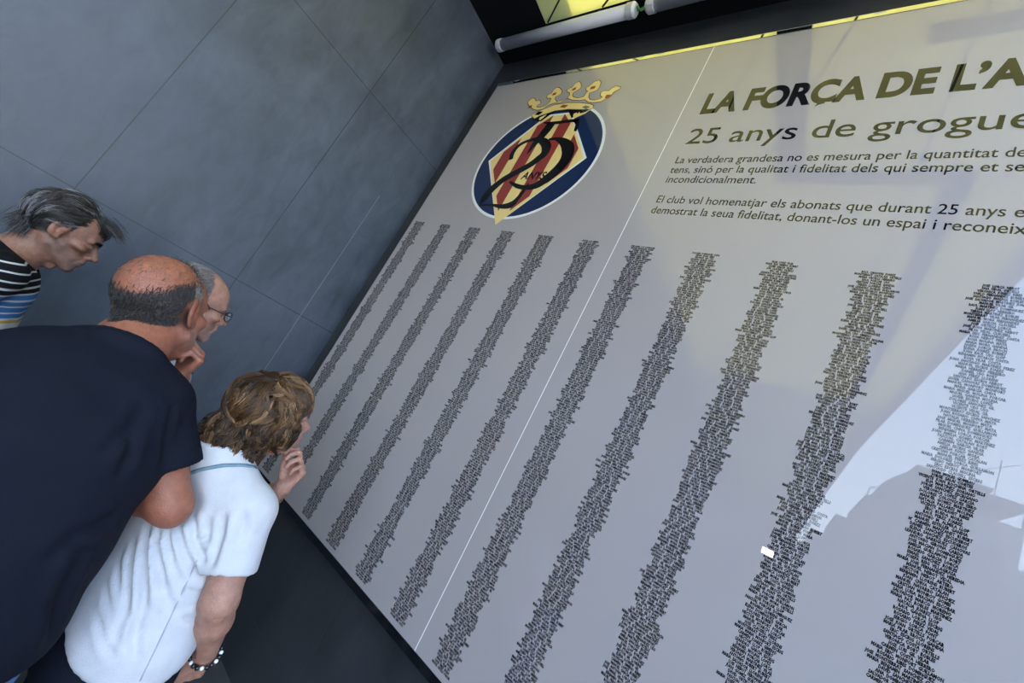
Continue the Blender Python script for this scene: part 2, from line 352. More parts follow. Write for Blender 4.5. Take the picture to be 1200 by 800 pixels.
decal('crown_outline', stroke(rib, 0.010, True, 1) + stroke(band_f, 0.010, True, 1), mat('ink_umber', (0.16, 0.11, 0.03), 0.5, coat=1.0, spec=0), 8)
for m_, q in (('ruby_ink', ((458, 408), (500, 378), (562, 385), (518, 418))), ('green_ink', ((718, 410), (765, 388), (818, 405), (770, 432))), ('ink', ((162, 498), (212, 460), (268, 462), (215, 502))),
              ('ruby_ink', ((368, 272), (385, 245), (427, 233), (410, 265))), ('ruby_ink', ((598, 217), (615, 190), (657, 172), (645, 205))), ('ruby_ink', ((812, 202), (830, 170), (884, 157), (868, 190))),
              ('ruby_ink', ((985, 302), (1010, 263), (1068, 262), (1032, 306))), ('ruby_ink', ((88, 420), (105, 395), (142, 383), (125, 413)))):
    decal('crown_gem', [e(4, *q)], M[m_], 9)

# lettering: the built-in typeface turned into flat meshes
def lettering(name, lines, u0, v0, pitch, size, sx, weight, m, align='LEFT', layer=2, res=3, shear=0.0, cond=None, width=None):
    """lines of flat print; (u0, v0) is the first baseline; cond(body, i) may give a width scale per line"""
    allv = []; allf = []; k = 0
    c = bpy.data.curves.new('type', 'FONT'); c.size = 1.0; c.offset = weight; c.resolution_u = res; c.shear = shear; c.align_x = align
    c.fill_mode = 'FRONT'
    o = bpy.data.objects.new('type', c); col.objects.link(o)
    for i, t in enumerate(lines):
        if not t: continue
        c.body = t
        me = bpy.data.meshes.new_from_object(o.evaluated_get(bpy.context.evaluated_depsgraph_get()))
        n = len(me.vertices); a = np.empty(n * 3, np.float32); me.vertices.foreach_get('co', a); a = a.reshape(-1, 3)
        s_x = sx
        if width: s_x = width[i] / (a[:, 0].max() - a[:, 0].min()) / size if width[i] else sx
        u = u0 + a[:, 0] * size * s_x; v = v0 + i * pitch - a[:, 1] * size
        allv.append(np.c_[u * S, np.full(n, -0.00025 * layer), Z0 - v * S])
        allf += [tuple(x + k for x in p.vertices) for p in me.polygons]; k += n
        bpy.data.meshes.remove(me)
    bpy.data.objects.remove(o); bpy.data.curves.remove(c)
    ob = mesh_obj(name, [], [], m); ob.data.clear_geometry()
    ob.data.from_pydata(np.vstack(allv).tolist(), [], allf)
    if ob.data.polygons and ob.data.polygons[0].normal.y > 0: ob.data.flip_normals()
    return put(ob)
def fit(name, t, u0, u1, v, cap, weight, ref, **kw):
    """one line of print whose part `ref` runs from u0 to u1"""
    c = bpy.data.curves.new('type', 'FONT'); c.size = 1; c.offset = weight; o = bpy.data.objects.new('type', c); col.objects.link(o)
    c.body = ref; bpy.context.view_layer.update(); w = o.dimensions.x
    bpy.data.objects.remove(o); bpy.data.curves.remove(c)
    size = cap / 0.69
    if t.endswith('CI\u00d3'):                              # the last accent is drawn by hand so the heavy weight keeps its shape
        t = t[:-1] + 'O'; c2 = bpy.data.curves.new('type', 'FONT'); c2.size = 1; c2.offset = weight; c2.body = t; o2 = bpy.data.objects.new('type', c2); col.objects.link(o2); bpy.context.view_layer.update()
        ue = u0 + o2.dimensions.x * (u1 - u0) / w - 0.20; bpy.data.objects.remove(o2); bpy.data.curves.remove(c2)
        decal('title_accent', [[(ue - 0.06, v - cap - 0.05), (ue + 0.02, v - cap - 0.16), (ue + 0.12, v - cap - 0.16), (ue + 0.01, v - cap - 0.05)]], M['ink'], 2)
    return lettering(name, [t], u0, v, 0, size, (u1 - u0) / (w * size), weight, M['ink'], **kw)
fit('title_text', "LA FOR\u00c7A DE L\u2019AFICI\u00d3", 6.85, 10.79, -2.965, 0.455, 0.042, "LA FOR\u00c7A DE L\u2019A", res=6)
fit('subtitle_text', "25 anys de groguets", 6.85, 10.96, -2.235, 0.350, 0.004, "25 anys de grogue", res=6)
for t, ref, v, u1 in (("La verdadera grandesa no es mesura per la quantitat de gent que", "La verdadera grandesa no es mesura per la quantitat de", -1.795, 10.93),
                      ("tens, sin\u00f3 per la qualitat i fidelitat dels qui sempre et segueixen", "tens, sin\u00f3 per la qualitat i fidelitat dels qui sempre et se", -1.578, 10.955),
                      ("incondicionalment.", "incondicionalment.", -1.366, 8.25),
                      ("El club vol homenatjar els abonats que durant 25 anys ens han", "El club vol homenatjar els abonats que durant 25 anys e", -0.932, 11.03),
                      ("demostrat la seua fidelitat, donant-los un espai i reconeixement.", "demostrat la seua fidelitat, donant-los un espai i reconeix", -0.705, 11.08)):
    fit('paragraph_text', t, 6.838, u1, v, 0.148, 0.006, ref, res=4)
lettering('crest_text', ['ANYS'], 3.51, -1.42, 0, 0.29, 1.0, 0.022, M['ink'], layer=8, shear=0.15, width=[0.66])

# the eleven columns of names
rnd = random.Random(25)
first = 'MANUEL VICENTE JORGE DANIEL ELENA JOSE AMELIA ROSARIO ISMAEL JOSEFA MARIA HECTOR JUAN SALVADOR PASCUAL ANTONIO RAUL ERIC NATALIA DOLORES VERONICA ELIA IVAN LEANDRO CRISTIAN MONTSERRAT SANTIAGO BENJAMIN CARLOS LUIS ANA ROSA PILAR JAVIER SERGIO DAVID PABLO CARMEN TERESA MIGUEL'.split()
last = 'GARCIA LOPEZ MARTINEZ SANCHEZ PEREZ GOMEZ FERNANDEZ RUBERT GUILLAMON ROBLES MOLINA LLOP GANDIA CANOVAS DOMINGUEZ BORT LORCA VIDAL MONFORT LLORENS CATALAN ESCRIG MATA GIL VILAR COSTA RIBES MORA JUAREZ NEBOT HERRERO CHIVA BROCH ORTELLS CLAUSELL FONT GIMENO PITARCH PORCAR USO'.split()
ROW = 0.036873; NROW = 184
read11 = "IVAN MOLES GUMBAU|JORGE SALAI CORTES|VICENTE JUAN ROCHINA ORTELLS|ELIA MARTINEZ SORIANO|JORGE SANCHEZ ESCRIGANO|VERONICA LOPEZ GARCIA|DOLORES COLONQUES EBRO|MANUEL GOMEZ MARTINEZ|NATALIA PALLARES MOLINA|VICENTE MORAVET RIBES|ERIC RUEDA MORA|RAUL PEREZ JUAREZ|ANTONIO M. ALMELA LLOP|MANUEL ESTELLER GANDIA|M\u00aa CARMEN MANZANET RUBERT|DANIEL SANCHEZ ESCUDEROS|ELENA SANCHEZ ESCUDEROS|LEANDRO GARRIGUEZ CANOVAS|ANTONIO GIRONA CARDA|JOSE MACIAN DOMINGUEZ|AMELIA GUILLAMON BORT|ROSARIO GARCIA LORCA|ISMAEL SANCHEZ ROBLES|JOSEFA REIG VILLAGRASA|MARIA JOSE FERNANDEZ HEREDIA|MANUEL NEBOT VIDAL|HECTOR NEBOT ARTERO|BENJAMIN LLORENS RUBERT|JUAN CHIVA CATALAN|MANUEL NAVARRO SANCHEZ|CRISTIAN MONROY GOMIS|MARIA LUISA MACIAN ESCOBAR|SALVADOR MARCO MORENO|MARIA PAZ ROBLES MARTINEZ".split('|')
for k in range(1, 12):
    rows = []
    for i in range(NROW):
        q = rnd.random()
        nm = rnd.choice(first) if q > 0.12 else rnd.choice(('JOSE', 'MARIA', 'JUAN')) + ' ' + rnd.choice(first)
        rows.append(nm + ' ' + rnd.choice(last) + ' ' + rnd.choice(last))
    if k == 11: rows[58:58 + len(read11)] = read11
    rows = [r_.replace(' ', '  ') for r_ in rows]
    o = lettering('name_column', rows, k * 1.0, 0.0, ROW, 0.0410, 0.66, 0.052, M['ink'], align='CENTER', res=1)

# ------------------------------------------------------------------ across the street (seen mirrored in the glossy panel)
def block(name, parts, label, cat):
    x = sum(p[1][0] + p[2][0] for p in parts) / 2 / len(parts)
    t = empty(name, (x, -33.0, 0.0)); tag(t, label, cat)
    for nm, lo, hi, m in parts: under(t, box(nm, lo, hi, M[m]))
    return t
M['shutter'] = mat('grey_shutter', (0.05, 0.05, 0.055), 0.6)
M['pale_wall'] = noise_mat('white_parapet', (0.20, 0.20, 0.205), (0.24, 0.24, 0.245), 1.2, rough=0.9)
b1 = block('apartment_building', [
    ('wall', (5.28, -38.0, 0.0), (5.90, -30.0, 8.35), 'render_wall'),
    ('wall', (6.88, -38.0, 0.0), (9.30, -30.0, 10.45), 'render_wall'),
    ('cornice', (6.86, -38.0, 10.62), (9.75, -29.5, 10.80), 'render_dark'),
    ('penthouse', (7.2, -37.0, 10.45), (8.9, -30.2, 10.62), 'pale_wall'),
    ('canopy', (9.20, -38.0, 10.22), (11.05, -29.3, 10.42), 'render_dark'),
    ('terrace_parapet', (9.35, -36.0, 6.0), (11.00, -29.4, 9.25), 'pale_wall'),
    ('post', (10.90, -29.6, 9.2), (10.97, -29.53, 10.25), 'render_dark'),
    ('window', (9.55, -29.44, 6.95), (10.45, -29.36, 7.85), 'shutter')],
    'tallest pale stepped apartment building mirrored in the right of the glossy panel', 'building')
mb = slab('wall', [(5.88, -38), (6.90, -38), (6.90, -30), (5.88, -30)], 0.0, 9.45, M['render_wall'])
for v in mb.data.vertices:
    if v.co.z > 1 and v.co.x > 6.5: v.co.z = 10.68
under(b1, mb)
bm = bmesh.new(); tube(bm, [(5.35, -30.2, 8.35), (5.35, -30.2, 8.85), (5.88, -30.2, 9.05)], 0.03, 8); under(b1, bm_obj('roof_railing', bm, M['shutter']))
b2 = block('low_building', [('wall', (4.285, -37.0, 0.0), (5.27, -30.0, 6.55), 'render_wall'), ('roof_slab', (4.285, -37.0, 6.55), (5.27, -29.9, 6.64), 'render_wall')],
           'narrow pale building left of the tall stepped building, mirrored in the panel', 'building')
b3 = block('low_building', [('wall', (9.31, -35.9, 0.0), (20.0, -29.5, 5.98), 'render_wall'), ('wall', (11.02, -35.9, 5.98), (14.0, -29.6, 7.4), 'pale_wall')],
           'lower grey building right of the terrace with canopy, mirrored in the panel', 'building')
b4 = block('low_building', [('wall', (-0.0, -36.0, 0.0), (2.92, -29.0, 5.2), 'render_dark'), ('wall', (2.92, -36.0, 0.0), (3.75, -29.5, 4.3), 'render_wall'), ('wall', (3.4, -36.0, 0.0), (4.28, -29.6, 5.3), 'render_wall')],
           'low dark building at the end of the yellow soffit, carrying the white floodlight', 'building')
an = empty('antenna', (10.15, -31.0, 10.43)); tag(an, 'thin rooftop aerial mast standing on the canopy roof, mirrored in the panel', 'antenna')
bm = bmesh.new(); tube(bm, [(10.15, -31.0, 10.43), (10.15, -31.0, 12.9)], 0.028, 8); under(an, bm_obj('mast', bm, M['shutter']))
bm = bmesh.new(); tube(bm, [(9.6, -31.0, 12.1), (10.8, -31.0, 12.9)], 0.02, 6)
for k in range(4): tube(bm, [(9.8 + k * 0.25, -31.25, 12.24 + k * 0.165), (9.8 + k * 0.25, -30.75, 12.24 + k * 0.165)], 0.012, 6)
under(an, bm_obj('crossbar', bm, M['shutter']))
fl = empty('floodlight', (1.89, -28.9, 2.93)); tag(fl, 'small bright white floodlight glaring in the panel among the names', 'lamp')
M['lamp'] = mat('lamp_face', (1, 1, 1), 0.4); b_ = M['lamp'].node_tree.nodes['Principled BSDF']
b_.inputs['Emission Color'].default_value = (1, 0.97, 0.9, 1); b_.inputs['Emission Strength'].default_value = 60.0
under(fl, box('housing', (1.55, -28.998, 2.72), (2.23, -28.78, 3.14), M['shutter'], bevel=0.03))
under(fl, box('lamp_face', (1.60, -28.79, 2.76), (2.18, -28.76, 3.10), M['lamp'], bevel=0.01))

# ------------------------------------------------------------------ people: implicit surfaces turned into one continuous skin
V3 = lambda *a: np.array(a, float)
def unit(v): v = np.asarray(v, float); return v / np.linalg.norm(v)
def frame_axes(f, up=(0, 0, 1)):
    """columns right, forward, up"""
    f = unit(f); r = unit(np.cross(f, up)); u = np.cross(r, f); return np.array([r, f, u]).T

def axis(lo, hi, coarse, fine):
    """grid coordinates, finer inside the given intervals [(a, b, step)]"""
    out = [lo]
    while out[-1] < hi:
        x = out[-1]; st = coarse
        for a, b, s in fine:
            if a - coarse < x < b: st = min(st, s)
        out.append(x + st)
    return np.array(out, np.float32)

class Field:
    def __init__(s, xs, ys, zs):
        s.ax = (xs, ys, zs); s.d = np.full((len(xs), len(ys), len(zs)), 1.0, np.float32)
    def win(s, c, r):
        sl = []
        for k in range(3):
            i0 = max(0, np.searchsorted(s.ax[k], c[k] - r[k]) - 1); i1 = min(len(s.ax[k]), np.searchsorted(s.ax[k], c[k] + r[k]) + 1)
            if i1 <= i0: return None
            sl.append(slice(i0, i1))
        return tuple(sl)
    def pts(s, sl):
        return np.stack(np.meshgrid(s.ax[0][sl[0]], s.ax[1][sl[1]], s.ax[2][sl[2]], indexing='ij'), -1)
    def mix(s, fn, c, r, k=0.01, op='add'):
        r = np.asarray(r, float) * np.ones(3) + 3 * k + 0.02
        sl = s.win(c, r)
        if sl is None: return
        d1 = s.d[sl]; d2 = fn(s.pts(sl)).astype(np.float32)
        if op == 'add':
            h = np.clip(0.5 + 0.5 * (d1 - d2) / max(k, 1e-5), 0, 1); s.d[sl] = d1 * (1 - h) + d2 * h - k * h * (1 - h)
        else:
            d2 = -d2; h = np.clip(0.5 - 0.5 * (d1 - d2) / max(k, 1e-5), 0, 1); s.d[sl] = d1 * (1 - h) + d2 * h + k * h * (1 - h)
    def cone(s, a, b, ra, rb, k=0.01, op='add'):
        a = np.asarray(a, float); b = np.asarray(b, float); ba = b - a; L = float(ba @ ba) + 1e-9
        def fn(p):
            pa = p - a; h = np.clip((pa @ ba) / L, 0, 1); return np.linalg.norm(pa - h[..., None] * ba, axis=-1) - (ra + (rb - ra) * h)
        s.mix(fn, (a + b) / 2, np.abs(ba) / 2 + max(ra, rb), k, op)
    def chain(s, pts, rs, k=0.01):
        for i in range(len(pts) - 1): s.cone(pts[i], pts[i + 1], rs[i], rs[i + 1], k)
    def ell(s, c, r, A=None, k=0.01, op='add'):
        c = np.asarray(c, float); r = np.asarray(r, float); A = np.eye(3) if A is None else A
        def fn(p):
            q = (p - c) @ A; k0 = np.linalg.norm(q / r, axis=-1); k1 = np.linalg.norm(q / (r * r), axis=-1) + 1e-9
            return k0 * (k0 - 1) / k1
        s.mix(fn, c, np.abs(A) @ r, k, op)
    def plane(s, c, n, k=0.002):
        """keep the side the normal points away from"""
        n = unit(n); p = s.pts((slice(None),) * 3); e_ = ((p - np.asarray(c, float)) @ n).astype(np.float32)
        h = np.clip(0.5 - 0.5 * (s.d - e_) / k, 0, 1); s.d = s.d * (1 - h) + e_ * h + k * h * (1 - h)
    def loft(s, secs, k=0.01):
        """stack of elliptic sections (centre, right half width, depth half width, right dir) blended into a trunk"""
        for i in range(len(secs) - 1):
            (c0, w0, d0, r0), (c1, w1, d1, r1) = secs[i], secs[i + 1]
            c0 = np.asarray(c0, float); c1 = np.asarray(c1, float)
            ax = c1 - c0; L = float(ax @ ax); un = ax / math.sqrt(L)
            def fn(p, c0=c0, ax=ax, L=L, w0=w0, w1=w1, d0=d0, d1=d1, r0=unit(r0), r1=unit(r1), un=un):
                pa = p - c0; h = np.clip((pa @ ax) / L, 0, 1); q = pa - h[..., None] * ax
                r = unit((r0 + r1) / 2); r = unit(r - un * (r @ un)); f = np.cross(un, r)
                x = (q @ r) / (w0 + (w1 - w0) * h); y = (q @ f) / (d0 + (d1 - d0) * h); z = (q @ un) / ((d0 + d1) / 2)
                k0 = np.sqrt(x * x + y * y + z * z) + 1e-9
                k1 = np.sqrt((x / (w0 + (w1 - w0) * h)) ** 2 + (y / (d0 + (d1 - d0) * h)) ** 2 + (z / ((d0 + d1) / 2)) ** 2) + 1e-9
                return k0 * (k0 - 1) / k1
            s.mix(fn, (c0 + c1) / 2, np.abs(ax) / 2 + max(w0, w1, d0, d1), k)
    def sleeve(s, S_, E_, ff, r0, r1, bore, k=0.03):
        """a sleeve with an open straight end, blended onto the garment without cutting into its body"""
        G = Field(*s.ax); h = S_ + (E_ - S_) * ff; dd = unit(E_ - S_)
        G.cone(S_, h + dd * .06, r0, r1, 0.02); G.plane(h, dd, 0.003); G.cone(h - dd * .03, h + dd * .05, bore, r1 - 0.010, 0.004, 'sub')
        t = np.clip(0.5 + 0.5 * (s.d - G.d) / k, 0, 1); near = np.clip(1 - ((s.pts((slice(None),) * 3) - S_) @ dd) / (np.linalg.norm(E_ - S_) * ff * 0.8), 0, 1).astype(np.float32)
        kk = k * near + 1e-4; t = np.clip(0.5 + 0.5 * (s.d - G.d) / kk, 0, 1); s.d = s.d * (1 - t) + G.d * t - kk * t * (1 - t)
    def mesh(s):
        d = s.d; d[0], d[-1], d[:, 0], d[:, -1], d[:, :, 0], d[:, :, -1] = 1, 1, 1, 1, 1, 1
        n = d.shape; inside = d < 0
        cnt = np.zeros(tuple(x - 1 for x in n), np.int8)
        for i in (0, 1):
            for j in (0, 1):
                for k in (0, 1): cnt += inside[i:n[0] - 1 + i, j:n[1] - 1 + j, k:n[2] - 1 + k]
        act = (cnt > 0) & (cnt < 8); ci = np.argwhere(act); idx = np.full(act.shape, -1, np.int64); idx[act] = np.arange(len(ci))
        acc = np.zeros((len(ci), 3)); num = np.zeros(len(ci))
        X = [s.ax[k][ci[:, k]] for k in range(3)]; X1 = [s.ax[k][ci[:, k] + 1] for k in range(3)]
        for a in range(3):
            b, c = (a + 1) % 3, (a + 2) % 3
            for j in (0, 1):
                for k in (0, 1):
                    o0 = ci.copy(); o0[:, b] += j; o0[:, c] += k; o1 = o0.copy(); o1[:, a] += 1
                    v0 = d[tuple(o0.T)]; v1 = d[tuple(o1.T)]; m = (v0 < 0) != (v1 < 0)
                    t = np.where(m, v0 / np.where(v0 - v1 == 0, 1, v0 - v1), 0)
                    q = np.zeros((len(ci), 3)); q[:, a] = X[a] + t * (X1[a] - X[a])
                    q[:, b] = X1[b] if j else X[b]; q[:, c] = X1[c] if k else X[c]
                    acc[m] += q[m]; num[m] += 1
        v = acc / np.maximum(num, 1)[:, None]
        faces = []
        for a in range(3):
            b, c = (a + 1) % 3, (a + 2) % 3
            s0 = [slice(1, n[0] - 1)] * 3; sA = [slice(None)] * 3
            i0 = [slice(1, -1)] * 3; i0[a] = slice(0, -1); i1 = [slice(1, -1)] * 3; i1[a] = slice(1, None)
            A = inside[tuple(i0)]; B = inside[tuple(i1)]
            e_ = np.argwhere(A != B)
            if not len(e_): continue
            off = np.ones(3, int); off[a] = 0; g = e_ + off
            fl = A[tuple(e_.T)]
            def cell(db, dc):
                q = g.copy(); q[:, b] -= db; q[:, c] -= dc; return idx[tuple(q.T)]
            Q = np.stack([cell(1, 1), cell(0, 1), cell(0, 0), cell(1, 0)], 1)
            Q[~fl] = Q[~fl][:, ::-1]; faces.append(Q)
        return v, np.vstack(faces)

def np_mesh(name, v, f, m, parent=None, cols=None, smooth=True):
    me = bpy.data.meshes.new(name); v = np.asarray(v, np.float32); f = np.asarray(f, np.int32); k = f.shape[1]
    me.vertices.add(len(v)); me.vertices.foreach_set('co', v.ravel())
    me.loops.add(f.size); me.loops.foreach_set('vertex_index', f.ravel())
    me.polygons.add(len(f)); me.polygons.foreach_set('loop_start', np.arange(0, f.size, k, dtype=np.int32))
    if smooth: me.polygons.foreach_set('use_smooth', np.ones(len(f), bool))
    if cols is not None:
        at_ = me.color_attributes.new('tint', 'FLOAT_COLOR', 'POINT'); c4 = np.ones((len(v), 4), np.float32); c4[:, :3] = cols; at_.data.foreach_set('color', c4.ravel())
    me.update(calc_edges=True); me.validate()
    o = bpy.data.objects.new(name, me); col.objects.link(o); me.materials.append(m)
    if parent: under(parent, o)
    return o
def relax(v, f, it=2, w=0.5):
    e_ = np.vstack([f[:, [i, (i + 1) % 4]] for i in range(4)]); n = len(v)
    for _ in range(it):
        s_ = np.zeros_like(v); c_ = np.zeros(n)
        for k in range(3): s_[:, k] = np.bincount(e_[:, 0], v[e_[:, 1], k], n) + np.bincount(e_[:, 1], v[e_[:, 0], k], n)
        c_ = np.bincount(e_[:, 0], minlength=n) + np.bincount(e_[:, 1], minlength=n)
        v = v * (1 - w) + w * s_ / np.maximum(c_, 1)[:, None]
    return v
def normals(v, f):
    a = np.cross(v[f[:, 2]] - v[f[:, 0]], v[f[:, 3]] - v[f[:, 1]]); n = np.zeros_like(v)
    for k in range(4):
        for c in range(3): n[:, c] += np.bincount(f[:, k], a[:, c], len(v))
    return n / (np.linalg.norm(n, axis=1)[:, None] + 1e-12)

def tint_mat(name, rough=0.5, bump=0.12, scale=220.0, sss=0.0, spec=0.4, mottle=0.18, sheen=0.0, mscale=28.0):
    """surface coloured by the object's own 'tint' attribute with fine mottling"""
    m = mat(name, (1, 1, 1), rough, spec=spec, sheen=sheen); n = m.node_tree; b = n.nodes['Principled BSDF']
    a = n.nodes.new('ShaderNodeAttribute'); a.attribute_name = 'tint'
    t = n.nodes.new('ShaderNodeTexCoord')
    z = n.nodes.new('ShaderNodeTexNoise'); z.inputs['Scale'].default_value = mscale; z.inputs['Detail'].default_value = 5
    r = n.nodes.new('ShaderNodeMapRange'); r.inputs['From Min'].default_value = 0.3; r.inputs['From Max'].default_value = 0.7
    r.inputs['To Min'].default_value = 1 - mottle; r.inputs['To Max'].default_value = 1 + mottle
    mu = n.nodes.new('ShaderNodeVectorMath'); mu.operation = 'SCALE'
    n.links.new(t.outputs['Object'], z.inputs['Vector']); n.links.new(z.outputs['Fac'], r.inputs['Value'])
    n.links.new(a.outputs['Color'], mu.inputs[0]); n.links.new(r.outputs[0], mu.inputs['Scale']); n.links.new(mu.outputs[0], b.inputs['Base Color'])
    if bump:
        z2 = n.nodes.new('ShaderNodeTexNoise'); z2.inputs['Scale'].default_value = scale; z2.inputs['Detail'].default_value = 3
        bp = n.nodes.new('ShaderNodeBump'); bp.inputs['Strength'].default_value = bump; bp.inputs['Distance'].default_value = 0.004
        n.links.new(t.outputs['Object'], z2.inputs['Vector']); n.links.new(z2.outputs['Fac'], bp.inputs['Height']); n.links.new(bp.outputs[0], b.inputs['Normal'])
    if sss:
        inp(b, 'Subsurface Weight', sss); b.inputs['Subsurface Radius'].default_value = (1.0, 0.35, 0.2); inp(b, 'Subsurface Scale', 0.006)
    return m
M['skin'] = tint_mat('skin', 0.46, 0.5, 240, sss=0.10, mottle=0.16, mscale=60)
M['hair'] = tint_mat('hair', 0.42, 0.0, spec=0.5, mottle=0.0)
M['cloth'] = tint_mat('cotton_jersey', 0.85, 0.25, 380, spec=0.12, mottle=0.05, sheen=0.0)
M['eye'] = tint_mat('eye', 0.12, 0.0, mottle=0.0)
M['leather'] = tint_mat('shoe_leather', 0.5, 0.1, 150)
M['under_hair'] = tint_mat('under_hair', 0.95, 0.0, spec=0.05)
M['frame_metal'] = mat('dark_spectacle_frame', (0.015, 0.012, 0.012), 0.3)
M['lens'] = mat('spectacle_lens', (0.95, 0.97, 0.97), 0.02); inp(M['lens'].node_tree.nodes['Principled BSDF'], 'Alpha', 0.08)
M['gold'] = mat('gold', (0.85, 0.58, 0.22), 0.25, metal=1.0)

def drape(ob, pix, sub=6):
    """points of a garment met by the lines of sight through the given pixels, as (point, normal)"""
    from mathutils.bvhtree import BVHTree
    me = ob.data; T = BVHTree.FromPolygons([v.co[:] for v in me.vertices], [p.vertices[:] for p in me.polygons]); o_ = ob.matrix_parent_inverse.translation + (ob.parent.location if ob.parent else Vector())
    out = []; pix = np.array(pix, float)
    for i in range(len(pix) - 1):
        for j in range(sub + (i == len(pix) - 2)):
            q = pix[i] + (pix[i + 1] - pix[i]) * j / sub; h = T.ray_cast(Vector(CAM) - o_, Vector(ray(*q)))
            if h[0] is not None: out.append((np.array(h[0] + o_), np.array(h[1])))
    return out
def fold_px(ob, folds):
    """press folds into a garment along lines of sight: (pixels, width in metres, depth); a soft ridge is raised on both sides"""
    me = ob.data; n = len(me.vertices); v = np.empty(n * 3, np.float32); me.vertices.foreach_get('co', v); v = v.reshape(-1, 3).astype(float)
    nr = np.empty(n * 3, np.float32); me.vertex_normals.foreach_get('vector', nr); nr = nr.reshape(-1, 3).astype(float)
    o_ = np.array(ob.matrix_parent_inverse.translation + ob.parent.location); o = np.zeros(n)
    for pix, w_, dp in folds:
        h = drape(ob, pix, 8)
        if len(h) < 2: continue
        q = np.array([a[0] for a in h]) - o_; lim = q.min(0) - 4 * w_, q.max(0) + 4 * w_
        m = np.where(((v > lim[0]) & (v < lim[1])).all(1))[0]
        best = np.full(len(m), 9.0); par = np.zeros(len(m))
        for i in range(len(q) - 1):
            ba = q[i + 1] - q[i]; L = ba @ ba + 1e-12
            if L > 0.0025: continue
            t = np.clip(((v[m] - q[i]) @ ba) / L, 0, 1); d = np.linalg.norm(v[m] - q[i] - t[:, None] * ba, axis=1)
            par = np.where(d < best, (i + t) / (len(q) - 1), par); best = np.minimum(best, d)
        fade = np.clip(np.minimum(par, 1 - par) * 5 + 0.12, 0, 1); x = best / w_
        o[m] += dp * fade * (-1.5 * np.exp(-x * x * 1.6) + 0.9 * np.exp(-((x - 1.5) / 0.8) ** 2))
    v += nr * o[:, None]; me.vertices.foreach_set('co', v.astype(np.float32).ravel()); me.update()
def ribbon(name, hits, wdt, thick, m, parent, lab=None, smooth=2):
    q = np.array([h[0] for h in hits]); N_ = np.array([h[1] for h in hits])
    for _ in range(smooth): q[1:-1] = (q[:-2] + 2 * q[1:-1] + q[2:]) / 4; N_[1:-1] = (N_[:-2] + N_[1:-1] + N_[2:]) / 3
    vv = []; ff = []
    for i in range(len(q)):
        t = unit(q[min(i + 1, len(q) - 1)] - q[max(i - 1, 0)]); n_ = unit(N_[i] - t * (N_[i] @ t)); s_ = np.cross(t, n_)
        for a, b in ((-1, -0.001), (-1, thick), (1, thick), (1, -0.001)): vv.append(q[i] + s_ * a * wdt / 2 + n_ * b)
    for i in range(len(q) - 1):
        for k in range(4): ff.append((i * 4 + k, i * 4 + (k + 1) % 4, i * 4 + 4 + (k + 1) % 4, i * 4 + 4 + k))
    ff += [(3, 2, 1, 0), tuple(len(vv) - 4 + k for k in range(4))]
    o = under(parent, mesh_obj(name, vv, ff, m, None, True))
    if lab: o['label'] = lab
    return o

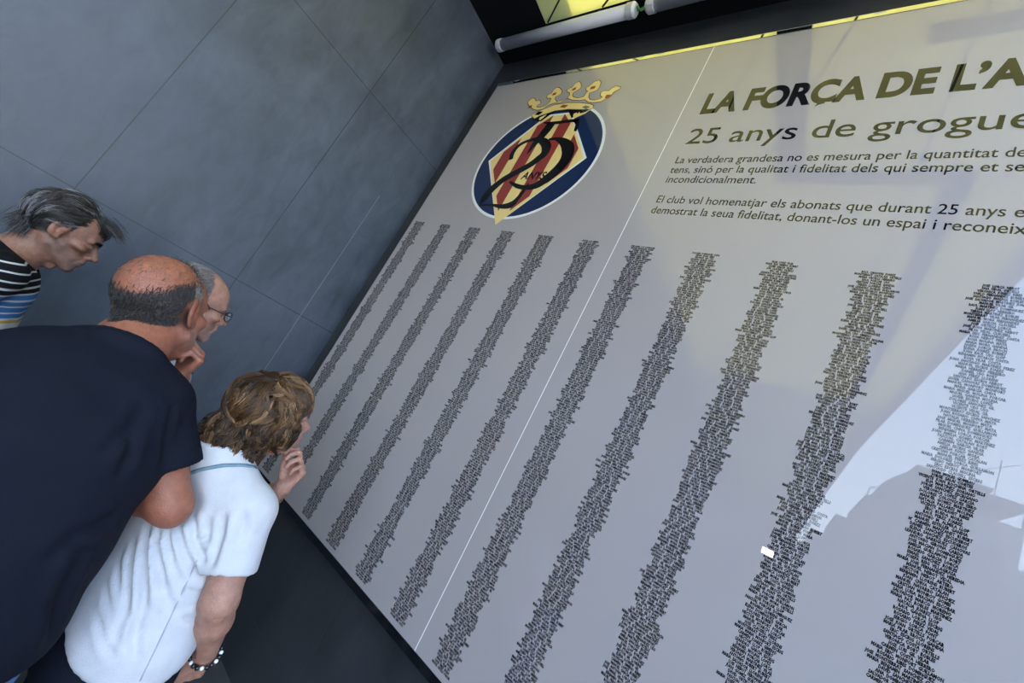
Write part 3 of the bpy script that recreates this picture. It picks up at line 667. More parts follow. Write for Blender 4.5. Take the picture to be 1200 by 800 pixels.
class Head:
    """head-local coordinates in metres (right, forward, up) about a point between the ears"""
    def __init__(s, c, face, pitch=0.0, roll=0.0, size=1.0):
        A = frame_axes(face); p = math.radians(pitch); q = math.radians(roll)
        Rx = np.array([[1, 0, 0], [0, math.cos(p), -math.sin(p)], [0, math.sin(p), math.cos(p)]])
        Ry = np.array([[math.cos(q), 0, math.sin(q)], [0, 1, 0], [-math.sin(q), 0, math.cos(q)]])
        s.A = A @ Rx @ Ry; s.c = np.asarray(c, float); s.k = size
    def w(s, *p): return s.c + s.A @ (np.array(p, float) * s.k)
    def W(s, P): return s.c + (np.asarray(P) * s.k) @ s.A.T
    def l(s, P): return ((P - s.c) @ s.A) / s.k
    def build(s, F, jaw=1.0, nose=1.0, cheek=1.0, gaunt=0.0, ear=1.0):
        e_ = lambda c, r, k=0.012, op='add', rot=None: F.ell(s.w(*c), np.array(r) * s.k, s.A if rot is None else s.A @ rot, k * s.k, op)
        c_ = lambda a, b, ra, rb, k=0.012, op='add': F.cone(s.w(*a), s.w(*b), ra * s.k, rb * s.k, k * s.k, op)
        e_((0, -0.018, 0.040), (0.076, 0.098, 0.084), 0.01)                    # skull
        e_((0, 0.030, 0.030), (0.066, 0.064, 0.066), 0.02)                     # forehead
        e_((0, 0.036, -0.045), (0.056 * jaw, 0.055, 0.066), 0.02)              # face
        for sx in (-1, 1):
            c_((sx * 0.056 * jaw, 0.0, -0.055), (sx * 0.020, 0.078, -0.103), 0.016, 0.014, 0.022)   # jaw line
            e_((sx * 0.049, 0.058, -0.020), (0.020 * cheek, 0.021 * cheek, 0.016), 0.020)           # cheek bone
            c_((sx * 0.012, 0.090, 0.020), (sx * 0.048, 0.072, 0.020), 0.0105, 0.009, 0.012)        # brow
            e_((sx * 0.031, 0.098, -0.001), (0.016, 0.014, 0.011), 0.014, 'sub')                    # socket
            e_((sx * 0.031, 0.0745, -0.002), (0.0145, 0.0135, 0.0125), 0.004)                       # lids
            e_((sx * 0.062, 0.060, -0.055), (0.012, 0.018, 0.020), 0.025, 'sub') if gaunt else None
        c_((0, 0.089, 0.010), (0, 0.109 + 0.006 * nose, -0.028), 0.0100, 0.0115 * nose, 0.012); c_((0, 0.100, -0.036), (0, 0.098, -0.058), 0.010, 0.011, 0.010)      # nose
        e_((0, 0.113 + 0.006 * nose, -0.032), (0.0115 * nose, 0.011, 0.0095), 0.006)
        for sx in (-1, 1):
            e_((sx * 0.0135, 0.103, -0.037), (0.0075, 0.010, 0.0075), 0.006)
            e_((sx * 0.0065, 0.112, -0.0445), (0.0030, 0.0045, 0.002), 0.003, 'sub')
        e_((0, 0.083, -0.068), (0.027, 0.020, 0.026), 0.016)                   # muzzle
        e_((0, 0.1010, -0.0625), (0.020, 0.0075, 0.0050), 0.006)               # lips
        e_((0, 0.0995, -0.0735), (0.018, 0.0080, 0.0056), 0.006)
        e_((0, 0.1080, -0.0680), (0.022, 0.0085, 0.0013), 0.004, 'sub')
        e_((0, 0.084, -0.103), (0.019, 0.016, 0.016), 0.016)                   # chin
        for sx in (-1, 1): c_((sx * 0.018, 0.100, -0.040), (sx * 0.031, 0.082, -0.074), 0.0015, 0.0015, 0.006, 'sub')
        for sx in (-1, 1):                                                     # ears
            ya = math.radians(17 * sx); rot = np.array([[math.cos(ya), -math.sin(ya), 0], [math.sin(ya), math.cos(ya), 0], [0, 0, 1]])
            ti = math.radians(-12); rot = rot @ np.array([[1, 0, 0], [0, math.cos(ti), -math.sin(ti)], [0, math.sin(ti), math.cos(ti)]])
            e_((sx * 0.080, -0.012, 0.004), (0.0065 * ear, 0.0195 * ear, 0.0315 * ear), 0.004, 'add', rot)
            e_((sx * 0.078, -0.004, -0.024), (0.0055, 0.010, 0.012), 0.004)
            e_((sx * 0.0895, -0.008, 0.007), (0.0085, 0.0125 * ear, 0.0215 * ear), 0.003, 'sub', rot)
            e_((sx * 0.081, -0.004, -0.004), (0.0045, 0.007, 0.010), 0.004)
            e_((sx * 0.087, 0.000, -0.004), (0.0045, 0.0045, 0.006), 0.002, 'sub')
    def eyes(s, parent, look=(0, 1, -0.25)):
        for sx in (-1, 1):
            bm = bmesh.new(); bmesh.ops.create_uvsphere(bm, u_segments=20, v_segments=14, radius=0.0118 * s.k)
            lk = unit(look); P = np.array([v.co[:] for v in bm.verts]); f = [[v.index for v in q.verts] for q in bm.faces]; bm.free()
            dd = (P / (0.0118 * s.k)) @ lk; cl = np.where(dd[:, None] > 0.965, V3(0.005, 0.005, 0.005), np.where(dd[:, None] > 0.86, V3(0.09, 0.05, 0.025), V3(0.42, 0.38, 0.35)))
            v = s.w(sx * 0.031, 0.0765, -0.002) + P @ s.A.T
            me = bpy.data.meshes.new('eye'); me.from_pydata(v.tolist(), [], f)
            a_ = me.color_attributes.new('tint', 'FLOAT_COLOR', 'POINT'); a_.data.foreach_set('color', np.c_[cl, np.ones(len(cl))].astype(np.float32).ravel())
            for p in me.polygons: p.use_smooth = True
            o = bpy.data.objects.new('eye', me); col.objects.link(o); me.materials.append(M['eye']); under(parent, o)

def hand(F, wrist, d, palm, thumb_side, curls, size=1.0, thumb=None, spread=0.05):
    """wrist point, direction of the hand, palm normal; thumb_side +1/-1 along d x palm; curls: radians per joint for four fingers (index first)"""
    d = unit(d); n = unit(np.asarray(palm, float) - d * (np.asarray(palm, float) @ d)); s_ = np.cross(d, n) * thumb_side; k = size
    knuck = []
    for i, (off, ln) in enumerate(((0.030, 0.092), (0.010, 0.096), (-0.010, 0.090), (-0.029, 0.081))):
        K = wrist + d * ln * k + s_ * off * k - n * 0.003 * k; knuck.append(K)
        F.cone(wrist + s_ * off * 0.55 * k + d * 0.012 * k, K, 0.0135 * k, 0.0115 * k, 0.010)
    for i, K in enumerate(knuck):
        L = np.array([(0.044, 0.026, 0.021), (0.048, 0.030, 0.022), (0.045, 0.028, 0.021), (0.035, 0.021, 0.019)][i]) * k
        r = np.array([(0.0098, 0.0088, 0.0080, 0.0066), (0.0100, 0.0090, 0.0081, 0.0067), (0.0095, 0.0086, 0.0077, 0.0064), (0.0085, 0.0075, 0.0068, 0.0058)][i]) * k
        a = 0.0; p = K; sp = spread * (1.5 - i)
        for j in range(3):
            a += curls[i][j]; dir_ = d * math.cos(a) + n * math.sin(a) + s_ * sp * math.cos(a); q = p + unit(dir_) * L[j]
            F.cone(p, q, r[j], r[j + 1], 0.0022 if j else 0.006); p = q
    t = thumb or ((0.55, 0.75, 0.35), (0.85, 0.45, 0.30), (0.95, 0.10, 0.35))     # d, side, palm components per bone
    p = wrist + d * 0.022 * k + s_ * 0.022 * k + n * 0.006 * k
    for j, L in enumerate((0.044, 0.034, 0.027)):
        q = p + unit(d * t[j][0] + s_ * t[j][1] + n * t[j][2]) * L * k
        F.cone(p, q, (0.0150, 0.0110, 0.0098)[j] * k, (0.0115, 0.0098, 0.0078)[j] * k, 0.008 if j == 0 else 0.003); p = q

def trunk_secs(J, rt):
    """pelvis, waist, chest, upper chest sections: (centre, half width, half depth)"""
    return [(c, w, dd, rt) for c, w, dd in J]
def legs(F, hips, fwd, rgt, pants=0.0, r0=0.082, foot=True):
    for sgn in (-1, 1):
        h = hips + rgt * 0.085 * sgn; kn = V3(h[0], h[1], 0.48) + rgt * 0.02 * sgn + fwd * 0.02; an = V3(h[0], h[1], 0.085) + rgt * 0.035 * sgn - fwd * 0.02
        F.chain([h, kn, an], [r0 + pants, 0.055 + pants, 0.038 + pants * 1.6], 0.03)
        if foot: F.chain([an + V3(0, 0, -0.03), an + fwd * 0.10 + V3(0, 0, -0.05)], [0.035, 0.025], 0.02)
def shoes(parent, hips, fwd, rgt, c_up, c_sole):
    for sgn in (-1, 1):
        h = hips + rgt * 0.085 * sgn; an = V3(h[0], h[1], 0.0) + rgt * 0.035 * sgn - fwd * 0.02
        xs = axis(an[0] - 0.2, an[0] + 0.2, 0.008, []); ys = axis(an[1] - 0.2, an[1] + 0.2, 0.008, []); zs = axis(-0.02, 0.16, 0.007, [])
        F = Field(xs, ys, zs)
        F.cone(an - fwd * 0.035 + V3(0, 0, 0.045), an + fwd * 0.13 + V3(0, 0, 0.032), 0.042, 0.036, 0.02)
        F.cone(an + V3(0, 0, 0.05), an + V3(0, 0, 0.11), 0.042, 0.043, 0.02); F.cone(an - fwd * 0.04 + V3(0, 0, 0.02), an + fwd * 0.14 + V3(0, 0, 0.02), 0.044, 0.044, 0.01)
        F.plane(an + V3(0, 0, 0.001), (0, 0, -1)); F.plane(an + V3(0, 0, 0.115), (0, 0, 1))
        v, f = F.mesh(); cl = np.where(v[:, 2:3] < 0.028, np.array(c_sole), np.array(c_up)); np_mesh('shoe', v, f, M['leather'], parent, cl)

def sheath(name, n, m, pts_fn, r0, cols, parent, taper=0.25, seg=3, rng=None):
    """n hair strands as thin three-sided tapering tubes; pts_fn gives (n, m, 3) points, cols (n, 3)"""
    P = pts_fn; n, m = P.shape[:2]
    T = np.zeros_like(P); T[:, 1:-1] = P[:, 2:] - P[:, :-2]; T[:, 0] = P[:, 1] - P[:, 0]; T[:, -1] = P[:, -1] - P[:, -2]
    T /= np.linalg.norm(T, axis=2)[..., None] + 1e-9
    ref = np.where(np.abs(T[..., 2:3]) < 0.9, V3(0, 0, 1), V3(1, 0, 0)); A = np.cross(T, ref); A /= np.linalg.norm(A, axis=2)[..., None] + 1e-9; B = np.cross(T, A)
    rr = r0 * np.concatenate([np.linspace(1, 1, m - m // 2), np.linspace(1, taper, m // 2)])
    rings = []
    for k in range(seg):
        t = 2 * math.pi * k / seg; rings.append(P + (A * math.cos(t) + B * math.sin(t)) * rr[None, :, None])
    V = np.stack(rings, 2).reshape(-1, 3)                       # n, m, seg
    base = (np.arange(n) * m * seg)[:, None, None] + (np.arange(m - 1) * seg)[None, :, None] + np.arange(seg)[None, None, :]
    nx = (np.arange(seg) + 1) % seg; b2 = (np.arange(n) * m * seg)[:, None, None] + (np.arange(m - 1) * seg)[None, :, None] + nx[None, None, :]
    Q = np.stack([base, b2, b2 + seg, base + seg], -1).reshape(-1, 4)
    C = np.repeat(cols, m * seg, axis=0)
    return np_mesh(name, V, Q, M['hair'], parent, C)
SK_C, SK_R = V3(0, -0.018, 0.040), V3(0.076, 0.098, 0.084)
def scalp_push(p, off):
    """move head-local points to at least `off` above the skull ellipsoid"""
    q = (p - SK_C) / (SK_R + off); L = np.linalg.norm(q, axis=-1, keepdims=True)
    return np.where(L < 1, SK_C + q / np.maximum(L, 1e-6) * (SK_R + off), p)
def scalp_pts(rng, n, ok):
    """random scalp roots in head-local coordinates passing ok(p)"""
    out = []
    while sum(len(o) for o in out) < n:
        d = rng.normal(size=(n * 2, 3)); d /= np.linalg.norm(d, axis=1)[:, None]; p = SK_C + d * SK_R; out.append(p[ok(p)])
    return np.vstack(out)[:n]
def grow(rng, roots, comb, length, steps, off0, off1, jitter=0.12, cling=0.5, follow=0.6):
    """strands combed over the skull; comb(p) -> wanted direction (local)"""
    n = len(roots); P = np.zeros((n, steps, 3)); nrm = (roots - SK_C) / SK_R ** 2; nrm /= np.linalg.norm(nrm, axis=1)[:, None]
    P[:, 0] = roots; d = nrm * (1.0 if length > 0.03 else 0.25); jit = rng.normal(size=(n, 3)) * jitter
    offn = off0 + (off1 - off0) * rng.random((n, 1)); ln = length * (0.75 + 0.5 * rng.random((n, 1)))
    for i in range(1, steps):
        p = P[:, i - 1]; nn = (p - SK_C) / SK_R ** 2; nn /= np.linalg.norm(nn, axis=1)[:, None]
        w = comb(p) + jit; lvl = np.sum(((p - SK_C) / (SK_R + offn)) ** 2, 1, keepdims=True)
        w = w - nn * np.sum(w * nn, 1, keepdims=True) * follow
        w = w / (np.linalg.norm(w, axis=1)[:, None] + 1e-9)
        w = w - nn * cling * np.clip(lvl - 1, -0.6, 0.6)
        d = 0.45 * d + 0.55 * w; d /= np.linalg.norm(d, axis=1)[:, None] + 1e-9
        P[:, i] = scalp_push(p + d * ln / (steps - 1), 0.001)
    return P
def pick(rng, n, choices, wts, var=0.15):
    c = np.array(choices)[rng.choice(len(choices), n, p=wts)]; return c * (1 + var * rng.normal(size=(n, 1))).clip(0.5, 1.6)
def brows(H, rng, parent, colr, thick=1.0):
    n = int(130 * thick)
    for sx in (-1, 1):
        t = rng.random(n); x = sx * (0.013 + 0.036 * t); z = 0.0205 + 0.006 * np.sin(t * 2.4) + rng.normal(size=n) * 0.0022 * thick; y = 0.1020 - 0.010 * t - 0.010 * t * t
        p0 = np.c_[x, y, z]; d = np.c_[np.full(n, sx * 0.8), np.full(n, 0.1), 0.5 - t]; d /= np.linalg.norm(d, axis=1)[:, None]
        P = H.W(np.stack([p0, p0 + d * 0.004, p0 + d * 0.009 + V3(0, -0.001, 0)], 1)); sheath('eyebrow', 0, 0, P, 0.0008 * thick ** 0.5, pick(rng, len(P), [colr], [1]), parent)
def blend(c, a, m): return c * (1 - m[:, None]) + np.asarray(a)[None] * m[:, None]
def blob(q, c, r): return np.exp(-np.sum(((q - np.asarray(c)) / np.asarray(r)) ** 2, 1))
def face_tint(H, v, base, lip=(0.42, 0.16, 0.13), red=0.35, stub=None):
    q = H.l(v); c = np.tile(np.asarray(base, float), (len(v), 1))
    for sx in (-1, 1):
        c = blend(c, np.asarray(base) * V3(1.05, 0.72, 0.66), red * blob(q, (sx * 0.05, 0.06, -0.03), (0.025, 0.03, 0.022)))
        c = blend(c, np.asarray(base) * V3(1.0, 0.66, 0.58), 0.6 * blob(q, (sx * 0.083, -0.01, 0.004), (0.012, 0.026, 0.036)))
    c = blend(c, np.asarray(base) * V3(1.05, 0.70, 0.62), red * blob(q, (0, 0.118, -0.032), (0.018, 0.02, 0.016)))
    c = blend(c, lip, 0.85 * np.clip(1.6 * blob(q, (0, 0.101, -0.068), (0.019, 0.012, 0.0085)), 0, 1))
    for sx in (-1, 1): c = blend(c, (0.045, 0.025, 0.02), 0.75 * np.clip(1.5 * blob(q, (sx * 0.031, 0.088, -0.0055), (0.014, 0.008, 0.0028)), 0, 1))
    if stub is not None:
        m = np.clip(blob(q, (0, 0.085, -0.085), (0.055, 0.05, 0.032)) + 0.8 * blob(q, (0.058, 0.02, -0.055), (0.03, 0.04, 0.028)) + 0.8 * blob(q, (-0.058, 0.02, -0.055), (0.03, 0.04, 0.028)), 0, 1)
        m *= 1 - np.clip(1.4 * blob(q, (0, 0.101, -0.068), (0.018, 0.012, 0.006)), 0, 1); c = blend(c, stub, 0.75 * m)
    return blend(c, (0.05, 0.02, 0.018), 0.9 * np.clip(1.5 * blob(q, (0, 0.104, -0.0682), (0.021, 0.012, 0.0026)), 0, 1))  # shade of the groove between the lips, painted in as a dark line
def person(loc, label, group=None):
    p = empty('person', (float(loc[0]), float(loc[1]), 0.0)); tag(p, label, 'person', group); return p
def neck(F, H, base, r=0.056, rn=0.062):
    F.cone(H.w(0, -0.022, -0.045), base, r * H.k, rn, 0.02)
    F.cone(H.w(0, 0.015, -0.085), base + (H.A[:, 1] * 0.03), 0.034, 0.04, 0.02)
    for sx in (-1, 1): F.cone(H.w(sx * 0.056, -0.022, -0.045), base + H.A[:, 1] * 0.052 - V3(0, 0, 0.02) + H.A[:, 0] * 0.014 * sx, 0.013, 0.011, 0.012)

def creases(v, n, segs):
    """push soft valleys (positive depth) or ridges (negative) into a cloth along 3-D segments (a, b, width, depth)"""
    o = np.zeros(len(v))
    for a, b, w_, dp in segs:
        a = np.asarray(a, float); ba = np.asarray(b, float) - a; h = np.clip(((v - a) @ ba) / (ba @ ba), 0, 1)
        dist = np.linalg.norm(v - a - h[:, None] * ba, axis=1); o -= dp * np.exp(-(dist / w_) ** 2) * np.clip(np.sin(np.pi * (0.08 + 0.84 * h)) * 1.4, 0, 1)
    return v + n * o[:, None]
def cloth(name, F, parent, colr, it=4, segs=(), wob=0.0, tint=None, seed=0):
    v, f = F.mesh(); v = relax(v, f, it); n = normals(v, f)
    if wob:
        r = np.random.default_rng(seed); o = np.zeros(len(v))
        for _ in range(7):
            k = r.normal(size=3) * V3(26, 26, 12); o += np.sin(v @ k + r.random() * 6.3)
        v = v + n * (o * wob / 7)[:, None]
    if len(segs): v = creases(v, normals(v, f), segs)
    c = tint(v) if tint else np.tile(np.asarray(colr, float), (len(v), 1))
    return np_mesh(name, v, f, M['cloth'], parent, c)
def grid(lo, hi, fx, fy, fz, c=0.011): return Field(axis(lo[0], hi[0], c, fx), axis(lo[1], hi[1], c, fy), axis(lo[2], hi[2], c, fz))
UP = V3(0, 0, 1)
def skin_mesh(F, H, parent, tint):
    v, f = F.mesh(); v = relax(v, f, 1, 0.35); np_mesh('body', v, f, M['skin'], parent, tint(v)); return v, normals(v, f)

# ============ the bald man in the navy tee, seen from behind
def navy_man():
    rng = np.random.default_rng(2); fwd = unit((-1, 0.05, 0)); rgt = V3(0.05, 1, 0)
    p = person((1.70, -1.30, 0), 'balding man in a navy t-shirt seen from behind, one hand under his chin')
    H = Head((1.460, -1.218, 1.537), (-0.68, 0.73, 0.0), pitch=8, roll=-17, size=1.06)
    nb = V3(1.545, -1.248, 1.425); Rs = V3(1.600, -1.155, 1.340); Re = V3(1.690, -1.032, 1.155); Rw = V3(1.455, -1.12, 1.105)
    Ls = V3(1.585, -1.430, 1.285); Le = V3(1.395, -1.335, 1.135); Lw = V3(1.452, -1.096, 1.388)
    hips = V3(1.715, -1.305, 0.93)
    F = grid((1.15, -1.65, -0.02), (2.0, -0.9, 1.72), [(1.33, 1.62, 0.0034), (1.62, 1.75, 0.006)], [(-1.36, -1.0, 0.0034)], [(1.36, 1.69, 0.0034), (1.05, 1.36, 0.006)], 0.014)
    H.build(F, jaw=1.08, nose=1.1, cheek=1.05, ear=1.22)
    neck(F, H, nb, 0.066, 0.071)
    F.ell(H.w(0, 0.03, -0.105), (0.040, 0.040, 0.025), H.A, 0.02)
    for z, dz in ((-0.072, 0.0), (-0.092, 0.004)):                       # creases in the nape
        F.cone(H.w(-0.045, -0.072 - dz, z), H.w(0.045, -0.072 - dz, z - 0.004), 0.002, 0.002, 0.006, 'sub')
    F.loft([(hips, .15, .11, rgt), (V3(1.66, -1.29, 1.12), .145, .10, rgt), (V3(1.60, -1.27, 1.32), .15, .09, rgt), (nb - UP * .02, .07, .06, rgt)], 0.03)
    F.cone(nb - UP * .03, Rs, 0.055, 0.05, 0.03); F.cone(nb - UP * .03, Ls, 0.055, 0.05, 0.03)
    F.chain([Rs, Rs * .5 + Re * .5, Re], [0.052, 0.052, 0.043], 0.02); F.chain([Re, Re * .65 + Rw * .35, Rw], [0.043, 0.046, 0.029], 0.02)
    F.ell(Re + V3(0.012, 0.012, -0.012), (0.026, 0.026, 0.030), None, 0.02)
    F.chain([Ls, Le], [0.052, 0.043], 0.02); F.chain([Le, Le * .65 + Lw * .35, Lw], [0.043, 0.044, 0.029], 0.02)
    hand(F, Rw, unit((-0.9, -0.35, 0.05)), (0, 0, 1), 1, [(0.4, 0.7, 0.5)] * 4, 0.98)
    # left hand: back of the hand towards the panel, fingers folded back under the jaw
    hand(F, Lw, unit((0.08, 0.16, 0.98)), (-0.05, -1.0, 0.15), -1, [(1.15, 1.25, 0.75), (1.2, 1.25, 0.75), (1.25, 1.3, 0.8), (1.3, 1.35, 0.8)], 0.84,
         thumb=((0.6, 0.5, 0.3), (0.85, 0.2, 0.5), (0.7, 0.0, 0.8)), spread=0.02)
    legs(F, hips, fwd, rgt)
    base = V3(0.275, 0.102, 0.060)
    def band_top(y): return np.interp(y, [-0.115, -0.085, -0.045, 0.0, 0.05], [0.018, 0.036, 0.058, 0.070, 0.066])
    def tint(v):
        c = face_tint(H, v, base, red=0.5, stub=(0.34, 0.22, 0.18)); q = H.l(v)
        c = blend(c, (0.38, 0.13, 0.072), 0.6 * blob(q, (0, -0.02, 0.13), (0.07, 0.09, 0.05)))          # sun-reddened crown
        c = blend(c, (0.30, 0.085, 0.06), 0.55 * blob(q, (0.0, -0.05, -0.10), (0.07, 0.06, 0.05)))
        s = np.clip((band_top(q[:, 1]) + 0.012 - q[:, 2]) / 0.024, 0, 1) * np.clip((q[:, 2] + 0.036) / 0.012, 0, 1) * np.clip((0.030 - q[:, 1]) / 0.03, 0, 1)
        s *= 1 - np.clip(1.5 * blob(q, (0.083, -0.01, 0.004), (0.012, 0.028, 0.036)) + 1.5 * blob(q, (-0.083, -0.01, 0.004), (0.012, 0.028, 0.036)), 0, 1)
        c = blend(c, (0.055, 0.040, 0.034), 0.8 * s)
        return c
    bv, bn = skin_mesh(F, H, p, tint)
    H.eyes(p)
    brows(H, rng, p, (0.05, 0.04, 0.035))
    # cropped hair: a dark horseshoe round the back, thin on top
    def zone(q):
        x, y, z = q.T
        top = band_top(y) + rng.normal(size=len(x)) * 0.009
        bot = np.where(y < -0.035, -0.080, np.where(y < 0.012, 0.040, 0.012)) + rng.normal(size=len(x)) * 0.003
        return (z < top) & (z > bot) & (y < 0.052) & (rng.random(len(x)) < np.where(y > -0.005, 0.45, 1.0))
    r = scalp_pts(rng, 14000, zone)
    P = grow(rng, r, lambda q: np.c_[q[:, 0] * 2, -0.5 + 0 * q[:, 0], -1.0 + 0 * q[:, 0]], 0.009, 4, 0.002, 0.005, 0.35, 0.3, 0.85)
    side = (r[:, 1] > -0.015)[:, None]
    c = np.where(side, pick(rng, len(r), [(0.07, 0.06, 0.055), (0.24, 0.22, 0.20)], [0.55, 0.45]), pick(rng, len(r), [(0.020, 0.016, 0.014), (0.06, 0.052, 0.048)], [0.8, 0.2]))
    sheath('hair', 0, 0, H.W(P), 0.00075, c, p)
    q = H.l(bv); ok = np.where((q[:, 2] < -0.012) & (q[:, 2] > -0.040 + 0.25 * np.abs(q[:, 0]) + 0.004 * np.sin(q[:, 0] * 90)) & (q[:, 1] < -0.030 - 0.035 * rng.random(len(q))) & (np.abs(q[:, 0]) < 0.075))[0]
    i0 = rng.choice(ok, 5200); r0 = bv[i0] + rng.normal(size=(5200, 3)) * 0.0012; d0 = bn[i0] * 0.35 - H.A[:, 2] * 0.9 + rng.normal(size=(5200, 3)) * 0.25; d0 /= np.linalg.norm(d0, axis=1)[:, None]
    P = r0[:, None] + d0[:, None] * np.linspace(0, 0.008, 4)[None, :, None]
    sheath('hair', 0, 0, P, 0.00075, pick(rng, 5200, [(0.020, 0.016, 0.014), (0.06, 0.052, 0.048)], [0.8, 0.2]), p)
    r = scalp_pts(rng, 420, lambda q: (q[:, 2] > 0.085) & (q[:, 1] > 0.0))
    P = grow(rng, r, lambda q: np.c_[q[:, 0] * 2, 0.6 + 0 * q[:, 0], 0.9 + 0 * q[:, 0]], 0.013, 4, 0.006, 0.014, 0.5, 0.05, 0.3)
    sheath('hair', 0, 0, H.W(P), 0.0005, pick(rng, len(r), [(0.05, 0.04, 0.035), (0.2, 0.17, 0.15)], [0.7, 0.3]), p)
    r = scalp_pts(rng, 260, lambda q: (q[:, 2] > 0.07) & (q[:, 1] < 0.02))
    P = grow(rng, r, lambda q: np.c_[q[:, 0] * 2, -0.6 + 0 * q[:, 0], -0.9 + 0 * q[:, 0]], 0.010, 4, 0.002, 0.005, 0.4, 0.2, 0.7)
    sheath('hair', 0, 0, H.W(P), 0.00035, pick(rng, len(r), [(0.05, 0.04, 0.035), (0.2, 0.17, 0.15)], [0.7, 0.3]), p)
    # navy tee
    F = grid((1.3, -1.65, 0.72), (2.0, -0.9, 1.52), [], [], [], 0.0085)
    F.loft([(V3(1.735, -1.315, 0.80), .203, .155, rgt), (V3(1.72, -1.305, 0.92), .200, .150, rgt), (V3(1.695, -1.295, 1.06), .190, .145, rgt), (V3(1.65, -1.28, 1.22), .195, .138, rgt),
            (V3(1.595, -1.268, 1.330), .180, .105, rgt), (nb - UP * .035, .105, .078, rgt)], 0.03)
    F.cone(nb - UP * .055, Rs, 0.075, 0.070, 0.04); F.cone(nb - UP * .055, Ls, 0.075, 0.072, 0.04)
    F.cone(V3(1.66, -1.19, 1.32), V3(1.70, -1.22, 1.2), 0.06, 0.07, 0.05); F.cone(V3(1.66, -1.36, 1.32), V3(1.70, -1.34, 1.2), 0.06, 0.07, 0.05)
    F.sleeve(Rs, Re, 0.66, 0.076, 0.078, 0.058); F.sleeve(Ls, Le, 0.62, 0.073, 0.070, 0.054)
    F.plane((1.735, -1.315, 0.875), (0, 0, -1)); F.plane(nb + V3(-0.005, 0.0, 0.012), unit((-0.55, 0.16, 0.85)), 0.002)
    F.cone(nb + V3(0.01, 0, -0.06), nb + V3(-0.05, 0.0, 0.09), 0.070, 0.078, 0.004, 'sub')
    nn = unit((-0.55, 0.16, 0.85)); a1 = unit(np.cross(nn, (0, 1, 0))); a2 = np.cross(nn, a1)
    ring = [nb + V3(0.0, 0.0, 0.000) + (a1 * math.cos(t) * 0.074 + a2 * math.sin(t) * 0.078) for t in np.linspace(0, 2 * math.pi, 33)]
    F.chain([q - nn * 0.012 for q in ring], [0.008] * 33, 0.018); F.chain([q - nn * 0.002 for q in ring], [0.006] * 33, 0.012)
    sh = cloth('t_shirt', F, p, (0.0060, 0.0080, 0.0150), 4, [((1.665, -1.13, 1.30), (1.69, -1.17, 1.12), .012, .007), ((1.67, -1.15, 1.32), (1.74, -1.25, 1.2), .016, .006), ((1.72, -1.17, 1.1), (1.80, -1.28, 1.02), .02, .006),
          ((1.73, -1.15, .98), (1.85, -1.3, .92), .02, .006), ((1.72, -1.13, 1.05), (1.75, -1.13, .84), .014, .006), ((1.66, -1.075, 1.33), (1.70, -1.08, 1.24), .012, .004)], 0.004, seed=4)
    fold_px(sh, [([(158, 505), (150, 535), (140, 560)], .014, .005), ([(172, 470), (155, 500), (120, 530)], .016, .004), ([(140, 600), (110, 620), (70, 630)], .018, .005), ([(110, 650), (85, 640), (50, 655)], .018, .004), ([(205, 470), (195, 510), (190, 548)], .012, .003), ([(95, 650), (70, 700), (60, 750)], .016, .005)])
    # collar rib
    F = grid((1.4, -1.40, 1.33), (1.7, -1.1, 1.50), [], [], [], 0.005)
    F.chain([q + nn * 0.002 for q in ring], [0.0075] * 33, 0.004); cloth('collar', F, p, (0.0065, 0.009, 0.019), 1)
    # blue jeans
    F = grid((1.5, -1.65, 0.03), (2.0, -0.95, 1.0), [], [], [], 0.012)
    F.loft([(hips + V3(0, 0, 0.03), .165, .125, rgt), (hips - UP * .10, .175, .135, rgt)], 0.03); legs(F, hips - UP * .06, fwd, rgt, 0.018, 0.085, False); F.plane((0, 0, 0.045), (0, 0, -1))
    cloth('jeans', F, p, (0.10, 0.17, 0.33), 3, wob=0.004, seed=6)
    shoes(p, hips, fwd, rgt, (0.03, 0.03, 0.035), (0.5, 0.5, 0.5))
navy_man()

